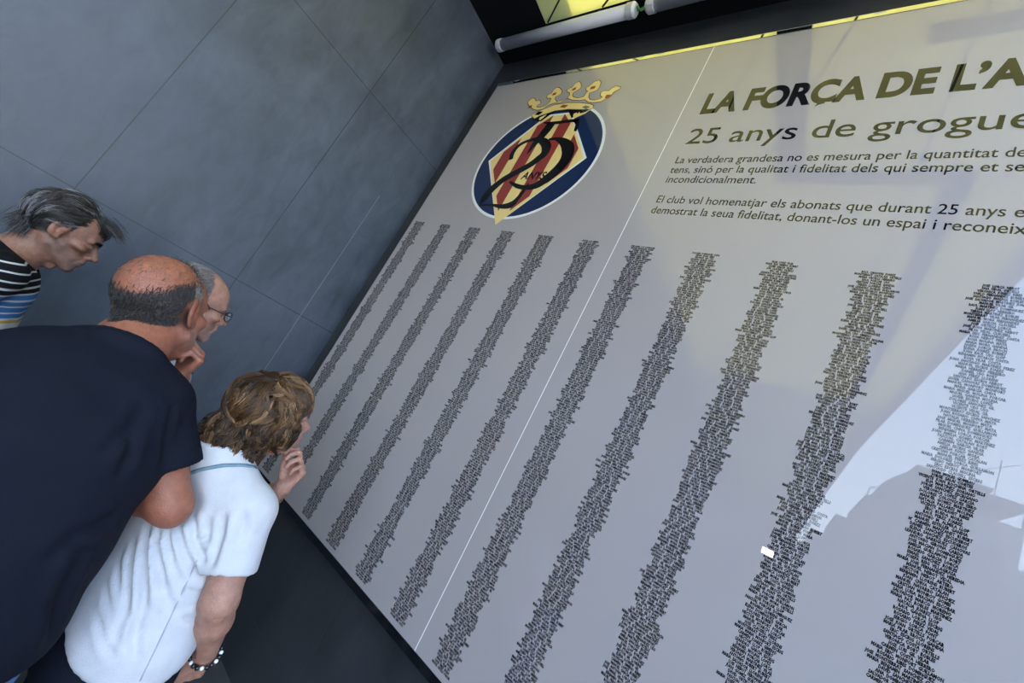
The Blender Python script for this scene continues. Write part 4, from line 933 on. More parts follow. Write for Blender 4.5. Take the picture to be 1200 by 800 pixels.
# ============ the woman in the white tee, chin in her hand
def white_woman():
    rng = np.random.default_rng(5); fwd = unit((-0.22, 0.975, 0)); rgt = V3(fwd[1], -fwd[0], 0)
    p = person((1.60, -0.90, 0), 'woman with wavy blonde-brown hair and white t-shirt leaning close to read the panel')
    H = Head((1.582, -0.872, 1.394), (0.0, 1.0, 0.0), pitch=16, size=0.93)
    nb = V3(1.572, -0.955, 1.302); Rs = V3(1.722, -0.868, 1.180); Re = V3(1.792, -0.848, 0.985); Rw = V3(1.742, -0.765, 0.815)
    Ls = V3(1.455, -0.940, 1.215); Le = V3(1.520, -0.770, 1.050); Lw = V3(1.630, -0.752, 1.220)
    hips = V3(1.60, -0.905, 0.80)
    F = grid((1.25, -1.15, -0.02), (1.98, -0.55, 1.52), [(1.50, 1.68, 0.0034), (1.68, 1.85, 0.005)], [(-0.92, -0.66, 0.0034)], [(1.18, 1.47, 0.0034), (0.66, 1.18, 0.005)], 0.013)
    H.build(F, jaw=0.95, nose=0.92, cheek=1.0, ear=0.92)
    neck(F, H, nb, 0.050, 0.056)
    F.loft([(hips, .145, .105, rgt), (V3(1.59, -.905, .95), .125, .095, rgt), (V3(1.588, -.915, 1.10), .135, .09, rgt), (nb - UP * .03, .06, .05, rgt)], 0.03)
    F.cone(nb - UP * .03, Rs, 0.045, 0.045, 0.03); F.cone(nb - UP * .03, Ls, 0.045, 0.045, 0.03)
    F.chain([Rs, Rs * .5 + Re * .5, Re], [0.050, 0.047, 0.040], 0.02); F.chain([Re, Re * .65 + Rw * .35, Rw], [0.040, 0.039, 0.0255], 0.02)
    F.cone(Re + V3(0.022, -0.018, 0.0), Re + V3(0.036, 0.004, -0.004), 0.003, 0.003, 0.008, 'sub')
    F.cone(Re + V3(0.02, -0.026, -0.014), Re + V3(0.038, -0.002, -0.017), 0.0025, 0.0025, 0.008, 'sub')
    F.chain([Ls, Le], [0.046, 0.038], 0.02); F.chain([Le, Le * .65 + Lw * .35, Lw], [0.038, 0.037, 0.0255], 0.02)
    hand(F, Rw, unit((-0.35, 0.05, -0.93)), (-0.8, 0.1, 0.35), -1, [(0.45, 0.6, 0.4), (0.5, 0.65, 0.4), (0.55, 0.65, 0.4), (0.6, 0.7, 0.4)], 0.90)
    hand(F, Lw, unit((0.12, 0.06, 0.99)), (0.15, -0.97, 0.1), -1, [(0.55, 1.25, 0.8), (0.75, 1.35, 0.8), (0.9, 1.4, 0.8), (1.0, 1.4, 0.8)], 0.86,
         thumb=((0.75, 0.55, 0.25), (0.9, 0.1, 0.4), (0.8, -0.1, 0.6)), spread=0.05)
    legs(F, hips, fwd, rgt)
    base = V3(0.35, 0.182, 0.132)
    skin_mesh(F, H, p, lambda v: face_tint(H, v, base, lip=(0.42, 0.14, 0.13), red=0.55))
    H.eyes(p); brows(H, rng, p, (0.16, 0.10, 0.06))
    # wavy layered bob: body of hair, then locks
    def hairline(q): return (q[:, 2] > np.where(q[:, 1] > 0.05, 0.055, np.where(q[:, 1] > 0.0, 0.005, -0.045)))
    xs = axis(1.40, 1.76, 0.005, []); ys = axis(-1.06, -0.74, 0.005, []); zs = axis(1.22, 1.52, 0.005, [])
    G = Field(xs, ys, zs)
    G.ell(H.w(0, -0.022, 0.046), np.array((0.086, 0.107, 0.093)) * H.k, H.A, 0.01)
    G.ell(H.w(0, -0.052, -0.030), np.array((0.082, 0.068, 0.060)) * H.k, H.A, 0.03)
    G.ell(H.w(0, -0.064, -0.092), np.array((0.072, 0.048, 0.052)) * H.k, H.A, 0.03)
    G.ell(H.w(0, 0.058, 0.080), np.array((0.060, 0.040, 0.028)) * H.k, H.A, 0.02)
    G.ell(at(266, 505, 1.400), np.array((0.046, 0.044, 0.044)), None, 0.03); G.ell(at(286, 503, 1.402), np.array((0.044, 0.040, 0.040)), None, 0.03); G.ell(at(274, 518, 1.400), np.array((0.040, 0.034, 0.034)), None, 0.03)
    for sx in (-1, 1): G.ell(H.w(sx * 0.072, 0.010, 0.005), np.array((0.018, 0.034, 0.052)) * H.k, H.A, 0.02)
    G.ell(H.w(0, 0.105, -0.025), np.array((0.066, 0.062, 0.085)) * H.k, H.A, 0.008, 'sub')
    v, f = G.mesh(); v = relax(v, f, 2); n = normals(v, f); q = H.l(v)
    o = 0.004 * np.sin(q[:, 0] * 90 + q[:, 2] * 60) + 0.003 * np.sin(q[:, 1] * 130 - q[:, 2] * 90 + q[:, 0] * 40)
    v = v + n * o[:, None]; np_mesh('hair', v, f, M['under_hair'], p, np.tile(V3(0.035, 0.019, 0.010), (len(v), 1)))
    hv, hn = H.l(v), n @ H.A
    crown = V3(0.0, -0.045, 0.125)
    def comb(q):
        d = q - crown; d[:, 2] *= 0.4; d = d / (np.linalg.norm(d, axis=1)[:, None] + 1e-6)
        dn = np.clip((0.09 - q[:, 2:3]) * 9, 0, 1.6)
        w = d + V3(0, -0.25, -1.0) * dn
        w[:, 1] += np.where(q[:, 1] > 0.04, -0.9, 0) * np.clip(dn[:, 0], 0, 1) - 0.35 * (np.abs(q[:, 0]) > 0.05)
        ph = q[:, 2] * 70 + q[:, 0] * 30; w[:, 0] += 0.45 * np.sin(ph); w[:, 1] += 0.45 * np.cos(ph * 0.8 + q[:, 0] * 60)
        return w
    lk = scalp_pts(rng, 640, lambda q: hairline(q))
    sub = 15; roots = np.repeat(lk, sub, 0) + rng.normal(size=(len(lk) * sub, 3)) * 0.0045
    roots = SK_C + (roots - SK_C) / np.linalg.norm((roots - SK_C) / SK_R, axis=1)[:, None]
    st_ = np.random.default_rng(9)
    Lg = grow(st_, lk, comb, 0.120, 13, 0.009, 0.023, 0.26, 0.85, 0.78)
    P = np.repeat(Lg, sub, 0); spread = rng.normal(size=(len(P), 1, 3)) * np.linspace(0.0045, 0.0030, 13)[None, :, None]
    P = P + spread + (roots - np.repeat(lk, sub, 0))[:, None, :] * np.linspace(1, 0.2, 13)[None, :, None]
    keep = np.ones(len(P), bool); tip = P[:, -1]
    P[..., 1] = np.where((P[..., 1] > 0.045) & (P[..., 2] < 0.040), 0.045 + 0.2 * (P[..., 1] - 0.045), P[..., 1])
    P[..., 1] = np.where((P[..., 1] > 0.086) & (P[..., 2] >= 0.035), 0.086 + 0.3 * (P[..., 1] - 0.086), P[..., 1])
    qq = (P - SK_C) / (SK_R + 0.030); rr = np.linalg.norm(qq, axis=-1, keepdims=True); P = np.where((rr > 1) & (P[..., 2:3] > -0.03), SK_C + qq / np.maximum(rr, 1e-6) * (1 + 0.15 * (rr - 1)) * (SK_R + 0.030), P)
    lim = np.where(P[..., 1] < -0.02, -0.122, -0.070); P[..., 2] = np.where(P[..., 2] < lim, lim + 0.3 * (P[..., 2] - lim), P[..., 2])
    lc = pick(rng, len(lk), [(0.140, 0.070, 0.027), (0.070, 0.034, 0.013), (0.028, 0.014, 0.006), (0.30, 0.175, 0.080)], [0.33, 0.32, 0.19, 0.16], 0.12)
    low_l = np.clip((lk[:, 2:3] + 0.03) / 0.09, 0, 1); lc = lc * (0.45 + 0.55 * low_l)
    c = np.repeat(lc, sub, 0) * (1 + 0.16 * rng.normal(size=(len(P), 1))).clip(0.5, 1.5)
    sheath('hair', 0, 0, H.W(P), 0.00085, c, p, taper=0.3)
    # shorter locks laid over the body of the hair down to the nape
    i0 = rng.choice(np.where((hv[:, 2] < 0.03) & (hv[:, 1] < 0.05))[0], 520); b0 = hv[i0]; m0 = hn[i0]
    w = comb(b0.copy()) * V3(1, 1, 1) + V3(0, -0.1, -0.5) + rng.normal(size=b0.shape) * 0.35; w = w - m0 * np.sum(w * m0, 1, keepdims=True); w /= np.linalg.norm(w, axis=1)[:, None]
    tt = np.linspace(0, 1, 8)[None, :, None]; ln = (0.030 + 0.030 * rng.random(len(b0)))[:, None, None]
    side = np.cross(w, m0); ph = rng.random((len(b0), 1, 1)) * 6.3
    C0 = b0[:, None] + w[:, None] * tt * ln + m0[:, None] * (0.003 + 0.006 * np.sin(np.pi * tt)) + side[:, None] * 0.006 * np.sin(tt * 4 + ph)
    lc = pick(rng, len(b0), [(0.100, 0.050, 0.020), (0.052, 0.026, 0.010), (0.024, 0.012, 0.005), (0.19, 0.105, 0.045)], [0.28, 0.38, 0.26, 0.08], 0.12)
    P4 = np.repeat(C0, 15, 0) + rng.normal(size=(len(b0) * 15, 1, 3)) * np.linspace(0.0042, 0.0025, 8)[None, :, None]
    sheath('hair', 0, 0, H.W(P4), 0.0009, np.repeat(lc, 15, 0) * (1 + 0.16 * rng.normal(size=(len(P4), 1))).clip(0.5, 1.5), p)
    # ring earring
    bm = bmesh.new(); e0 = H.w(0.083, -0.004, -0.040)
    tube(bm, [e0 + H.A @ V3(0.002, math.sin(t) * 0.008, math.cos(t) * 0.008 - 0.008) for t in np.linspace(0, 2 * math.pi, 17)], 0.0014, 8, False); under(p, tag(bm_obj('earring', bm, M['gold'], None, True), 'small gold hoop earring'))
    # white slub tee
    F = grid((1.28, -1.15, 0.70), (1.95, -0.66, 1.32), [], [], [], 0.0075)
    F.loft([(V3(1.612, -.915, .735), .200, .145, rgt), (V3(1.608, -.915, .82), .192, .140, rgt), (V3(1.598, -.912, .93), .170, .125, rgt), (V3(1.590, -.918, 1.05), .160, .112, rgt),
            (V3(1.588, -.925, 1.15), .150, .092, rgt), (nb - UP * .03, .082, .064, rgt)], 0.03)
    for sx in (-1, 1): F.ell(V3(1.588, -.90, 1.06) + rgt * .065 * sx + fwd * .07, (.065, .06, .07), None, 0.05)
    F.ell(V3(1.60, -0.99, .86) , (.13, .055, .09), None, 0.06)
    F.cone(nb - UP * .04, Rs, 0.062, 0.063, 0.035); F.cone(nb - UP * .04, Ls, 0.062, 0.063, 0.035)
    F.sleeve(Rs, Re, 0.70, 0.063, 0.066, 0.052); F.sleeve(Ls, Le, 0.70, 0.063, 0.066, 0.052)
    F.plane((1.66, -.95, .872), unit((-0.66, 0.30, -0.82)), 0.012)
    F.cone(nb + V3(0, -0.005, -0.05), nb + V3(0, 0.03, 0.09), 0.060, 0.072, 0.004, 'sub'); F.plane(nb + V3(0, 0, 0.004), unit((0.0, -0.28, 0.96)), 0.002)
    segs = []
    for x0, x1, z0, z1, dp in ((1.47, 1.44, 1.02, .80, .008), (1.50, 1.475, 1.05, .80, .009), (1.53, 1.51, 1.06, .84, .008), (1.56, 1.55, 1.07, .80, .009), (1.585, 1.60, 1.05, .90, .008), (1.615, 1.645, 1.07, .88, .008), (1.645, 1.70, 1.08, .90, .009), (1.675, 1.745, 1.06, .93, .008)):
        a = V3(x0, -1.03, z0); b = V3(x1, -1.06, z1)
        segs.append((a, b, .009, dp * 1.9)); segs.append((a + V3(0.014, 0, 0), b + V3(0.016, 0, 0), .009, -dp))
    for a, b in (((1.735, -0.955, 1.12), (1.70, -1.0, 1.02)), ((1.745, -0.93, 1.09), (1.72, -0.98, 0.97)), ((1.75, -.94, 1.07), (1.77, -.93, .93)), ((1.76, -.95, .98), (1.70, -1.02, .92)), ((1.77, -.93, .9), (1.72, -1.0, .84))):
        segs.append((a, b, .010, .014))
    # the cloth gives way where the man's elbow leans against her back
    mS, mE, mW = V3(1.600, -1.155, 1.340), V3(1.690, -1.032, 1.155), V3(1.455, -1.12, 1.105)
    F.cone(mS, mE, 0.090, 0.062, 0.01, 'sub'); F.cone(mE, mW, 0.062, 0.058, 0.01, 'sub'); F.cone(mE + V3(.012, .012, -.012), mE + V3(.012, .012, -.02), 0.046, 0.046, 0.01, 'sub')
    sh = cloth('t_shirt', F, p, (0.49, 0.495, 0.52), 5, (), 0.003, seed=8)
    def z8(*q): return [(23 + x / 2.93, 527 + y / 2.93) for x, y in q]
    fold_px(sh, [(z8((440, 262), (430, 420), (425, 570)), .010, .0075), (z8((475, 272), (472, 340), (495, 480)), .009, .0065), (z8((505, 275), (528, 385)), .008, .006), (z8((535, 255), (572, 355), (612, 450)), .010, .0065),
                 (z8((392, 320), (372, 470), (365, 600)), .010, .007), (z8((596, 225), (600, 320), (650, 392)), .010, .006), (z8((655, 300), (610, 318)), .008, .005), (z8((702, 215), (690, 300), (655, 410)), .011, .007),
                 (z8((300, 470), (318, 600), (335, 680)), .009, .005), (z8((345, 395), (338, 520), (350, 640)), .009, .006), (z8((560, 478), (600, 492), (640, 490)), .009, .005), (z8((480, 400), (500, 500), (540, 560)), .010, .004),
                 (z8((640, 560), (600, 580), (560, 575)), .009, .003), (z8((760, 190), (770, 260), (745, 330)), .012, .003), (z8((410, 560), (395, 660), (400, 730)), .011, .004), (z8((270, 560), (290, 650), (320, 720)), .009, .004)])
    # thin blue strap lying across the back, the side seam
    M['strap'] = noise_mat('blue_grey_strap', (0.12, 0.20, 0.25), (0.16, 0.25, 0.30), 60, rough=0.8)
    ribbon('bag_strap', drape(sh, [(214, 558), (235, 550), (262, 545), (285, 545), (308, 549)]), 0.0095, 0.002, M['strap'], p, 'thin grey-blue bag strap across the back')
    M['stitch'] = mat('white_stitching', (0.36, 0.38, 0.43), 0.8)
    ribbon('side_seam', drape(sh, [(231, 656), (210, 701), (188, 748), (164, 797)]), 0.0024, 0.0022, M['stitch'], p)
    bm = bmesh.new(); tube(bm, [nb + H.A @ V3(0.050, 0.012, 0.045), nb + H.A @ V3(0.056, 0.020, 0.020), nb + H.A @ V3(0.058, 0.040, -0.012), nb + H.A @ V3(0.040, 0.075, -0.055)], 0.0035, 8)
    under(p, bm_obj('neck_cord', bm, M['black'], None, True))
    # black and white bead bracelet on the right wrist, thin gold one on the left
    M['bead'] = mat('black_bead', (0.012, 0.012, 0.014), 0.2); M['pearl'] = mat('white_bead', (0.80, 0.79, 0.76), 0.25)
    fa = unit(Rw - Re); ctr = Rw - fa * 0.002; a1 = unit(np.cross(fa, UP)); a2 = np.cross(fa, a1)
    br = empty('bracelet', tuple(ctr)); under(p, br)
    br.parent = p; br.matrix_parent_inverse = Matrix.Translation(-Vector(p.location))
    for k in range(20):
        t = 2 * math.pi * k / 20; c_ = ctr + (a1 * math.cos(t) + a2 * math.sin(t)) * 0.0335 + fa * 0.006 * math.sin(t + 1)
        bm = bmesh.new(); bmesh.ops.create_uvsphere(bm, u_segments=12, v_segments=8, radius=0.0058 if k % 3 else 0.0050)
        for q in bm.verts: q.co += Vector(c_ - ctr)
        o = bm_obj('bead', bm, M['bead'] if k % 3 else M['pearl'], None, True); o.parent = br
    fl_ = unit(Lw - Le); c0 = Lw - fl_ * 0.03; a1 = unit(np.cross(fl_, UP)); a2 = np.cross(fl_, a1)
    bm = bmesh.new(); tube(bm, [c0 + (a1 * math.cos(t) + a2 * math.sin(t)) * 0.0315 for t in np.linspace(0, 2 * math.pi, 25)], 0.0016, 8, False)
    under(p, tag(bm_obj('bracelet', bm, M['gold'], None, True), 'thin gold bracelet'))
    # dark trousers
    F = grid((1.28, -1.2, 0.03), (1.95, -0.6, 0.93), [], [], [], 0.011)
    F.loft([(hips + V3(0, 0, 0.06), .150, .108, rgt), (hips - UP * .08, .170, .125, rgt)], 0.03); legs(F, hips - UP * .04, fwd, rgt, 0.014, 0.088, False)
    F.ell(hips + V3(0, -0.07, -0.04), (.14, .075, .10), None, 0.04); F.plane((0, 0, 0.045), (0, 0, -1))
    cloth('trousers', F, p, (0.008, 0.010, 0.018), 3, wob=0.003, seed=3)
    shoes(p, hips, fwd, rgt, (0.02, 0.02, 0.022), (0.05, 0.05, 0.05))
white_woman()

# ============ the man in spectacles standing beyond the navy tee
def glasses_man():
    rng = np.random.default_rng(7); fwd = unit((-0.05, 1.0, 0)); rgt = V3(fwd[1], -fwd[0], 0)
    p = person((1.06, -1.06, 0), 'grey-haired man in spectacles and light blue shirt, half hidden behind the navy t-shirt')
    H = Head((1.075, -1.062, 1.568), (-0.12, 0.99, 0.0), pitch=4, size=1.0)
    nb = V3(1.075, -1.108, 1.42); Rs = V3(1.225, -1.055, 1.33); Ls = V3(0.905, -1.06, 1.33); Re = V3(1.265, -1.085, 1.06); Le = V3(0.865, -1.09, 1.06); Rw = V3(1.25, -0.96, 0.84); Lw = V3(0.88, -0.96, 0.84)
    hips = V3(1.06, -1.06, 0.90)
    F = grid((0.72, -1.3, -0.02), (1.42, -0.8, 1.70), [(0.98, 1.17, 0.0034)], [(-1.09, -0.85, 0.0034)], [(1.40, 1.66, 0.0034), (0.62, 0.86, 0.006)], 0.014)
    H.build(F, jaw=1.02, nose=1.05); neck(F, H, nb, 0.056, 0.060)
    F.loft([(hips, .15, .11, rgt), (V3(1.06, -1.06, 1.12), .145, .10, rgt), (V3(1.07, -1.055, 1.30), .15, .09, rgt), (nb - UP * .02, .07, .06, rgt)], 0.03)
    for S_, E_, W_, sd in ((Rs, Re, Rw, -1), (Ls, Le, Lw, 1)):
        F.cone(nb - UP * .03, S_, 0.05, 0.05, 0.03); F.chain([S_, E_], [0.05, 0.042], 0.02); F.chain([E_, W_], [0.042, 0.028], 0.02)
        hand(F, W_, unit((0, 0.3, -0.95)), (-0.9 if sd < 0 else 0.9, 0.1, 0), sd, [(0.3, 0.4, 0.3)] * 4, 0.95)
    legs(F, hips, fwd, rgt); base = V3(0.35, 0.185, 0.132)
    skin_mesh(F, H, p, lambda v: face_tint(H, v, base, red=0.7, lip=(0.40, 0.18, 0.15), stub=(0.40, 0.25, 0.20)))
    H.eyes(p); brows(H, rng, p, (0.20, 0.18, 0.16))
    r = scalp_pts(rng, 5000, lambda q: (q[:, 2] > np.where(q[:, 1] > 0.0, 0.02, -0.04)) & (q[:, 1] < 0.005) & ((q[:, 2] < 0.09) | (q[:, 1] < 0.0)))
    P = grow(rng, r, lambda q: np.c_[q[:, 0], -0.8 + 0 * q[:, 0], -0.6 + 0 * q[:, 0]], 0.022, 5, 0.003, 0.008, 0.3, 0.3, 0.7)
    sheath('hair', 0, 0, H.W(P), 0.0008, pick(rng, len(r), [(0.20, 0.19, 0.18), (0.10, 0.09, 0.085)], [0.6, 0.4]), p)
    # spectacles
    g = empty('spectacles', tuple(H.w(0, 0.10, 0))); g.parent = p; g.matrix_parent_inverse = Matrix.Translation(-Vector(p.location))
    gc = np.array(g.location)
    def part(name, bm, m):
        for q in bm.verts: q.co -= Vector(gc)
        o = bm_obj(name, bm, m, None, True); o.parent = g; return o
    for sx in (-1, 1):
        ring = [H.w(sx * 0.033 + 0.023 * math.cos(t), 0.110 - 0.004 * abs(math.cos(t)), -0.003 + 0.018 * math.sin(t)) for t in np.linspace(0, 2 * math.pi, 29)]
        bm = bmesh.new(); tube(bm, ring, 0.0016, 8, False); part('rim', bm, M['frame_metal'])
        bm = bmesh.new(); fr = [bm.verts.new(Vector(q + H.A[:, 1] * 0.0006)) for q in ring[:-1]]; bk = [bm.verts.new(Vector(q - H.A[:, 1] * 0.0006)) for q in ring[:-1]]
        bm.faces.new(fr); bm.faces.new(bk[::-1])
        for i in range(28): bm.faces.new((fr[i], bk[i], bk[(i + 1) % 28], fr[(i + 1) % 28]))
        part('lens', bm, M['lens'])
        bm = bmesh.new(); tube(bm, [H.w(sx * 0.056, 0.106, 0.004), H.w(sx * 0.070, 0.098, 0.004), H.w(sx * 0.079, 0.05, 0.006), H.w(sx * 0.083, 0.0, 0.010), H.w(sx * 0.083, -0.02, -0.004)], 0.0016, 8); part('temple_arm', bm, M['frame_metal'])
    bm = bmesh.new(); tube(bm, [H.w(-0.010, 0.110, 0.002), H.w(0, 0.116, 0.005), H.w(0.010, 0.110, 0.002)], 0.0015, 8); part('bridge', bm, M['frame_metal'])
    # light blue shirt worn outside dark trousers
    F = grid((0.72, -1.32, 0.72), (1.40, -0.82, 1.46), [], [], [], 0.0085)
    F.loft([(V3(1.07, -1.065, 0.78), .185, .145, rgt), (V3(1.065, -1.062, .95), .180, .140, rgt), (V3(1.065, -1.06, 1.12), .175, .135, rgt), (V3(1.07, -1.055, 1.28), .172, .118, rgt), (nb - UP * .03, .085, .07, rgt)], 0.03)
    F.cone(nb - UP * .05, Rs, .068, .066, .035); F.cone(nb - UP * .05, Ls, .068, .066, .035); F.sleeve(Rs, Re, 0.8, .067, .068, .05); F.sleeve(Ls, Le, 0.8, .067, .068, .05)
    F.plane((1.07, -1.06, 0.78), (0, 0, -1)); F.plane(nb + UP * .005, unit((0, -0.2, 0.97))); F.cone(nb - UP * .05, nb + UP * .08, .062, .07, .004, 'sub')
    cloth('shirt', F, p, (0.33, 0.38, 0.46), 3, [((1.19, -0.96, 1.30), (1.14, -0.90, 1.10), .012, .006), ((1.20, -0.98, 1.2), (1.17, -0.92, 0.95), .014, .006)], 0.003, seed=11)
    F = grid((0.97, -1.15, 1.36), (1.18, -0.92, 1.47), [], [], [], 0.004)
    nn = unit((0, -0.30, 0.95)); a1 = V3(1, 0, 0); a2 = np.cross(nn, a1)
    ring = [nb + UP * .018 + a1 * math.cos(t) * .066 + a2 * math.sin(t) * .066 for t in np.linspace(0, 2 * math.pi, 33)]
    F.chain(ring, [.009] * 33, .004); F.chain([q - UP * .014 for q in ring], [.010] * 33, .004); cloth('collar', F, p, (0.36, 0.41, 0.50), 1)
    for k in range(5):
        z = 1.345 - k * 0.075; bm = bmesh.new(); bmesh.ops.create_uvsphere(bm, u_segments=12, v_segments=8, radius=0.006)
        for q in bm.verts: q.co = Vector((1.07 + q.co.x, -0.9355 - 0.012 * min(k, 2) + q.co.y * 0.5, z + q.co.z))
        under(p, bm_obj('button', bm, M['bead'], None, True))
    F = grid((0.75, -1.35, 0.03), (1.4, -0.75, 0.98), [], [], [], 0.012)
    F.loft([(hips + UP * .04, .16, .12, rgt), (hips - UP * .08, .17, .13, rgt)], .03); legs(F, hips - UP * .05, fwd, rgt, .016, .085, False); F.plane((0, 0, .045), (0, 0, -1))
    cloth('trousers', F, p, (0.014, 0.016, 0.022), 3, wob=.003, seed=12); shoes(p, hips, fwd, rgt, (0.04, 0.03, 0.025), (0.03, 0.03, 0.03))
glasses_man()

# ============ the man with swept-back grey hair and the striped tee, by the left wall
def striped_man():
    rng = np.random.default_rng(13); fwd = unit((0.02, 1.0, 0)); rgt = V3(fwd[1], -fwd[0], 0)
    p = person((0.56, -1.45, 0), 'lean man with swept-back grey hair and striped t-shirt leaning forward beside dark tiled wall')
    H = Head((0.560, -1.372, 1.572), (0.10, 0.99, 0.0), pitch=-8, size=1.0)
    nb = V3(0.552, -1.430, 1.440); Rs = V3(0.715, -1.440, 1.370); Ls = V3(0.385, -1.425, 1.370); Re = V3(0.770, -1.49, 1.10); Le = V3(0.33, -1.48, 1.10); Rw = V3(0.74, -1.40, 0.90); Lw = V3(0.36, -1.40, 0.90)
    hips = V3(0.56, -1.45, 0.92)
    F = grid((0.2, -1.75, -0.02), (0.92, -1.2, 1.72), [(0.46, 0.67, 0.0034)], [(-1.50, -1.24, 0.0034)], [(1.42, 1.69, 0.0034), (0.7, 0.92, 0.006)], 0.014)
    H.build(F, jaw=0.96, nose=1.05, cheek=1.15, gaunt=1.0, ear=1.18); neck(F, H, nb, 0.052, 0.058)
    F.ell(H.w(0, 0.045, -0.125), (0.013, 0.016, 0.016), None, 0.015)
    F.loft([(hips, .14, .10, rgt), (V3(.56, -1.445, 1.14), .135, .09, rgt), (V3(.555, -1.435, 1.34), .14, .08, rgt), (nb - UP * .02, .065, .055, rgt)], .03)
    for S_, E_, W_, sd in ((Rs, Re, Rw, -1), (Ls, Le, Lw, 1)):
        F.cone(nb - UP * .03, S_, .045, .048, .03); F.chain([S_, E_], [.046, .039], .02); F.chain([E_, W_], [.039, .027], .02)
        hand(F, W_, unit((0, 0.3, -0.95)), (-0.9 if sd < 0 else 0.9, 0.1, 0), sd, [(0.3, 0.4, 0.3)] * 4, 0.95)
    legs(F, hips, fwd, rgt); base = V3(0.25, 0.125, 0.083)
    skin_mesh(F, H, p, lambda v: face_tint(H, v, base, red=0.4, lip=(0.17, 0.065, 0.055), stub=(0.115, 0.090, 0.080)))
    H.eyes(p, (0, 1, -0.5)); brows(H, rng, p, (0.02, 0.016, 0.014), 1.5)
    def hl(q): return (q[:, 2] > np.where(q[:, 1] > 0.030, 0.088, np.where(q[:, 1] > 0.0, 0.022, -0.048))) & ~((np.abs(q[:, 0]) > 0.045) & (q[:, 1] > 0.028) & (q[:, 2] < 0.10))
    lk = scalp_pts(rng, 260, hl); sub = 26
    def comb(q):
        top = (q[:, 2] > 0.07) & (q[:, 1] > 0.03)
        bk = np.clip((-q[:, 1] - 0.035) / 0.05, 0, 1); w = np.c_[q[:, 0] * 4 * (1 - bk), np.where(top, 0.9, -1.0 + 0.9 * bk), np.where(top, -0.1, -0.38 - 1.2 * bk)]; w[:, 2] += 0.15 * np.sin(q[:, 1] * 60 + q[:, 0] * 40); return w
    Lg = grow(np.random.default_rng(3), lk, comb, 0.070, 11, 0.004, 0.012, 0.13, 0.8, 0.85)
    P = np.repeat(Lg, sub, 0) + rng.normal(size=(len(lk) * sub, 1, 3)) * np.linspace(0.0050, 0.0022, 11)[None, :, None]
    P = scalp_push(P, 0.001)
    lc = pick(rng, len(lk), [(0.022, 0.019, 0.018), (0.060, 0.056, 0.055), (0.17, 0.17, 0.18)], [0.56, 0.30, 0.14], 0.1)
    c = np.repeat(lc, sub, 0) * (1 + 0.15 * rng.normal(size=(len(P), 1))).clip(0.5, 1.5)
    sheath('hair', 0, 0, H.W(P), 0.0008, c, p)
    r = scalp_pts(rng, 5000, hl); P2 = grow(rng, r, comb, 0.03, 5, 0.001, 0.004, 0.1, 0.6, 0.9)
    sheath('hair', 0, 0, H.W(P2), 0.0011, pick(rng, len(r), [(0.028, 0.026, 0.026), (0.10, 0.10, 0.105)], [0.7, 0.3]), p)
    # tuft hanging over the brow and flick at the nape
    for n_, c0, d0, ln in ((110, (0.015, 0.066, 0.106), (0.02, 0.95, -0.22), 0.052), (200, (0.0, -0.098, -0.018), (0.0, -0.22, -0.95), 0.036), (500, (0.0, -0.080, -0.040), (0.0, 0.05, -1.0), 0.032)):
        c0 = V3(*c0); d0 = unit(d0); q0 = c0 + rng.normal(size=(n_, 3)) * (V3(0.022, 0.010, 0.010) if n_ < 400 else V3(0.040, 0.012, 0.010)); q0 = scalp_push(q0, 0.002)
        tt = np.linspace(0, 1, 7)[None, :, None]; dd = d0 + rng.normal(size=(n_, 3)) * 0.16
        P3 = q0[:, None] + dd[:, None] * tt * ln * (0.6 + 0.8 * rng.random((n_, 1, 1))) + V3(0, 0, -0.012) * tt ** 2
        sheath('hair', 0, 0, H.W(P3), 0.0008, pick(rng, n_, [(0.03, 0.028, 0.028), (0.12, 0.12, 0.125)], [0.75, 0.25]), p)
    F = grid((0.2, -1.78, 0.70), (0.92, -1.20, 1.52), [], [], [], 0.007)
    F.loft([(V3(.56, -1.45, .76), .192, .152, rgt), (V3(.56, -1.445, 1.0), .172, .132, rgt), (V3(.558, -1.435, 1.18), .170, .122, rgt), (V3(.555, -1.430, 1.32), .168, .108, rgt), (nb - UP * .035, .085, .068, rgt)], .03)
    F.cone(nb - UP * .05, Rs, .062, .062, .035); F.cone(nb - UP * .05, Ls, .062, .062, .035); F.sleeve(Rs, Re, .6, .064, .064, .048); F.sleeve(Ls, Le, .6, .064, .064, .048)
    F.plane((0, 0, .82), (0, 0, -1)); F.plane(nb + V3(0, 0.0, -0.002), unit((0, 0.35, 0.93))); F.cone(nb - UP * .06, nb + V3(0, .05, .08), .064, .072, .004, 'sub')
    # horizontal stripes knitted into the cloth, top to bottom
    ms = mat('striped_jersey', (0.01, 0.01, 0.01), 0.85, spec=0.12); N = ms.node_tree.nodes; L = ms.node_tree.links
    tc_ = N.new('ShaderNodeTexCoord'); sx_ = N.new('ShaderNodeSeparateXYZ'); L.new(tc_.outputs['Object'], sx_.inputs[0])
    nz = N.new('ShaderNodeTexNoise'); nz.inputs['Scale'].default_value = 6; L.new(tc_.outputs['Object'], nz.inputs['Vector'])
    m1 = N.new('ShaderNodeMath'); m1.operation = 'MULTIPLY_ADD'; L.new(sx_.outputs['Y'], m1.inputs[0]); m1.inputs[1].default_value = -0.30; L.new(sx_.outputs['Z'], m1.inputs[2])
    m2 = N.new('ShaderNodeMath'); m2.operation = 'MULTIPLY_ADD'; L.new(nz.outputs['Fac'], m2.inputs[0]); m2.inputs[1].default_value = 0.02; L.new(m1.outputs[0], m2.inputs[2])
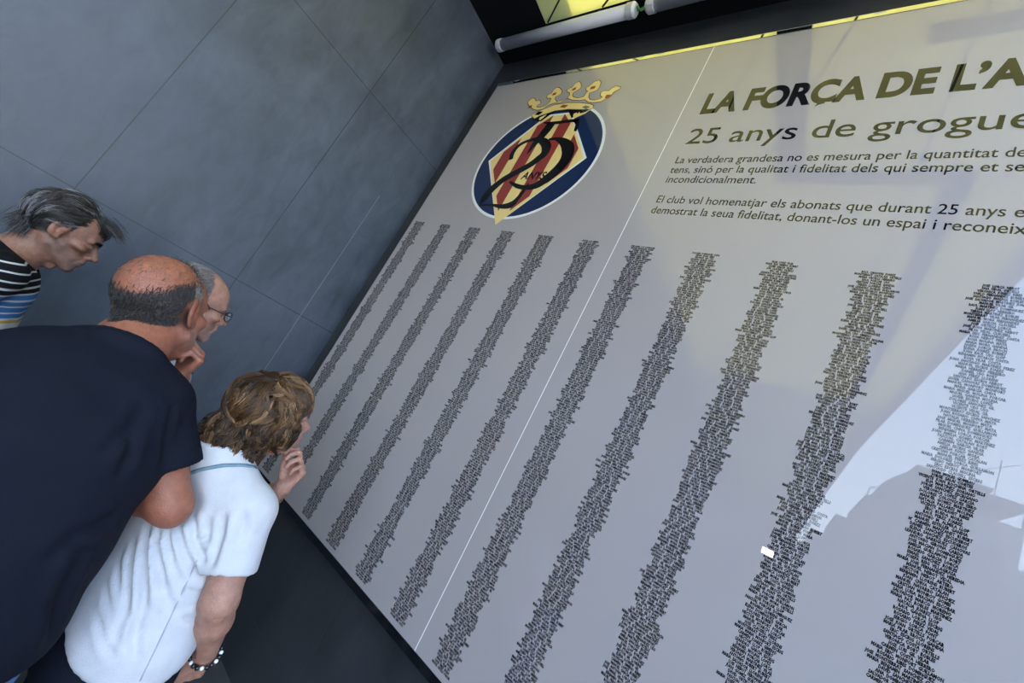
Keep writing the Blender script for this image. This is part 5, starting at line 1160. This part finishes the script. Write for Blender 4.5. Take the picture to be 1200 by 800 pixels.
    mr = N.new('ShaderNodeMapRange'); L.new(m2.outputs[0], mr.inputs['Value']); z_hi = 1.50 + 0.30 * 1.36 + 0.01; mr.inputs['From Min'].default_value = z_hi; mr.inputs['From Max'].default_value = z_hi - 0.7
    rp_ = N.new('ShaderNodeValToRGB'); rp_.color_ramp.interpolation = 'CONSTANT'; L.new(mr.outputs[0], rp_.inputs[0]); L.new(rp_.outputs[0], N['Principled BSDF'].inputs['Base Color'])
    bk, bl, wh, ye, br = (0.007, 0.007, 0.009), (0.045, 0.14, 0.32), (0.48, 0.48, 0.47), (0.42, 0.27, 0.05), (0.09, 0.04, 0.03)
    seq = [(1.50, bk)]
    for zz in (1.445, 1.414, 1.384, 1.358): seq += [(zz, wh), (zz - 0.006, bk)]
    seq += [(1.334, wh), (1.328, bl)]
    for zz in (1.309, 1.285, 1.261): seq += [(zz, wh), (zz - 0.006, bl)]
    seq += [(1.240, wh), (1.231, ye), (1.220, wh), (1.199, br), (1.193, wh), (1.174, br), (1.168, wh), (1.10, bl), (1.07, wh), (1.04, bl)]
    el = rp_.color_ramp.elements
    el[0].position = 0; el[0].color = (*seq[0][1], 1); el[1].position = (1.50 - seq[1][0]) / 0.7; el[1].color = (*seq[1][1], 1)
    for zz, cc in seq[2:]: k = el.new((1.50 - zz) / 0.7); k.color = (*cc, 1)
    o = cloth('t_shirt', F, p, (0.02, 0.02, 0.02), 3, [((.70, -1.34, 1.30), (.62, -1.30, 1.15), .015, .006), ((.71, -1.38, 1.28), (.70, -1.33, 1.05), .014, .006)], .004, None, 14)
    o.data.materials.clear(); o.data.materials.append(ms)
    F = grid((0.22, -1.8, .03), (0.92, -1.2, 1.0), [], [], [], .012)
    F.loft([(hips + UP * .04, .15, .115, rgt), (hips - UP * .08, .165, .125, rgt)], .03); legs(F, hips - UP * .05, fwd, rgt, .016, .08, False); F.plane((0, 0, .045), (0, 0, -1))
    cloth('jeans', F, p, (0.05, 0.07, 0.12), 3, wob=.003, seed=15); shoes(p, hips, fwd, rgt, (0.35, 0.35, 0.35), (0.5, 0.5, 0.5))
striped_man()
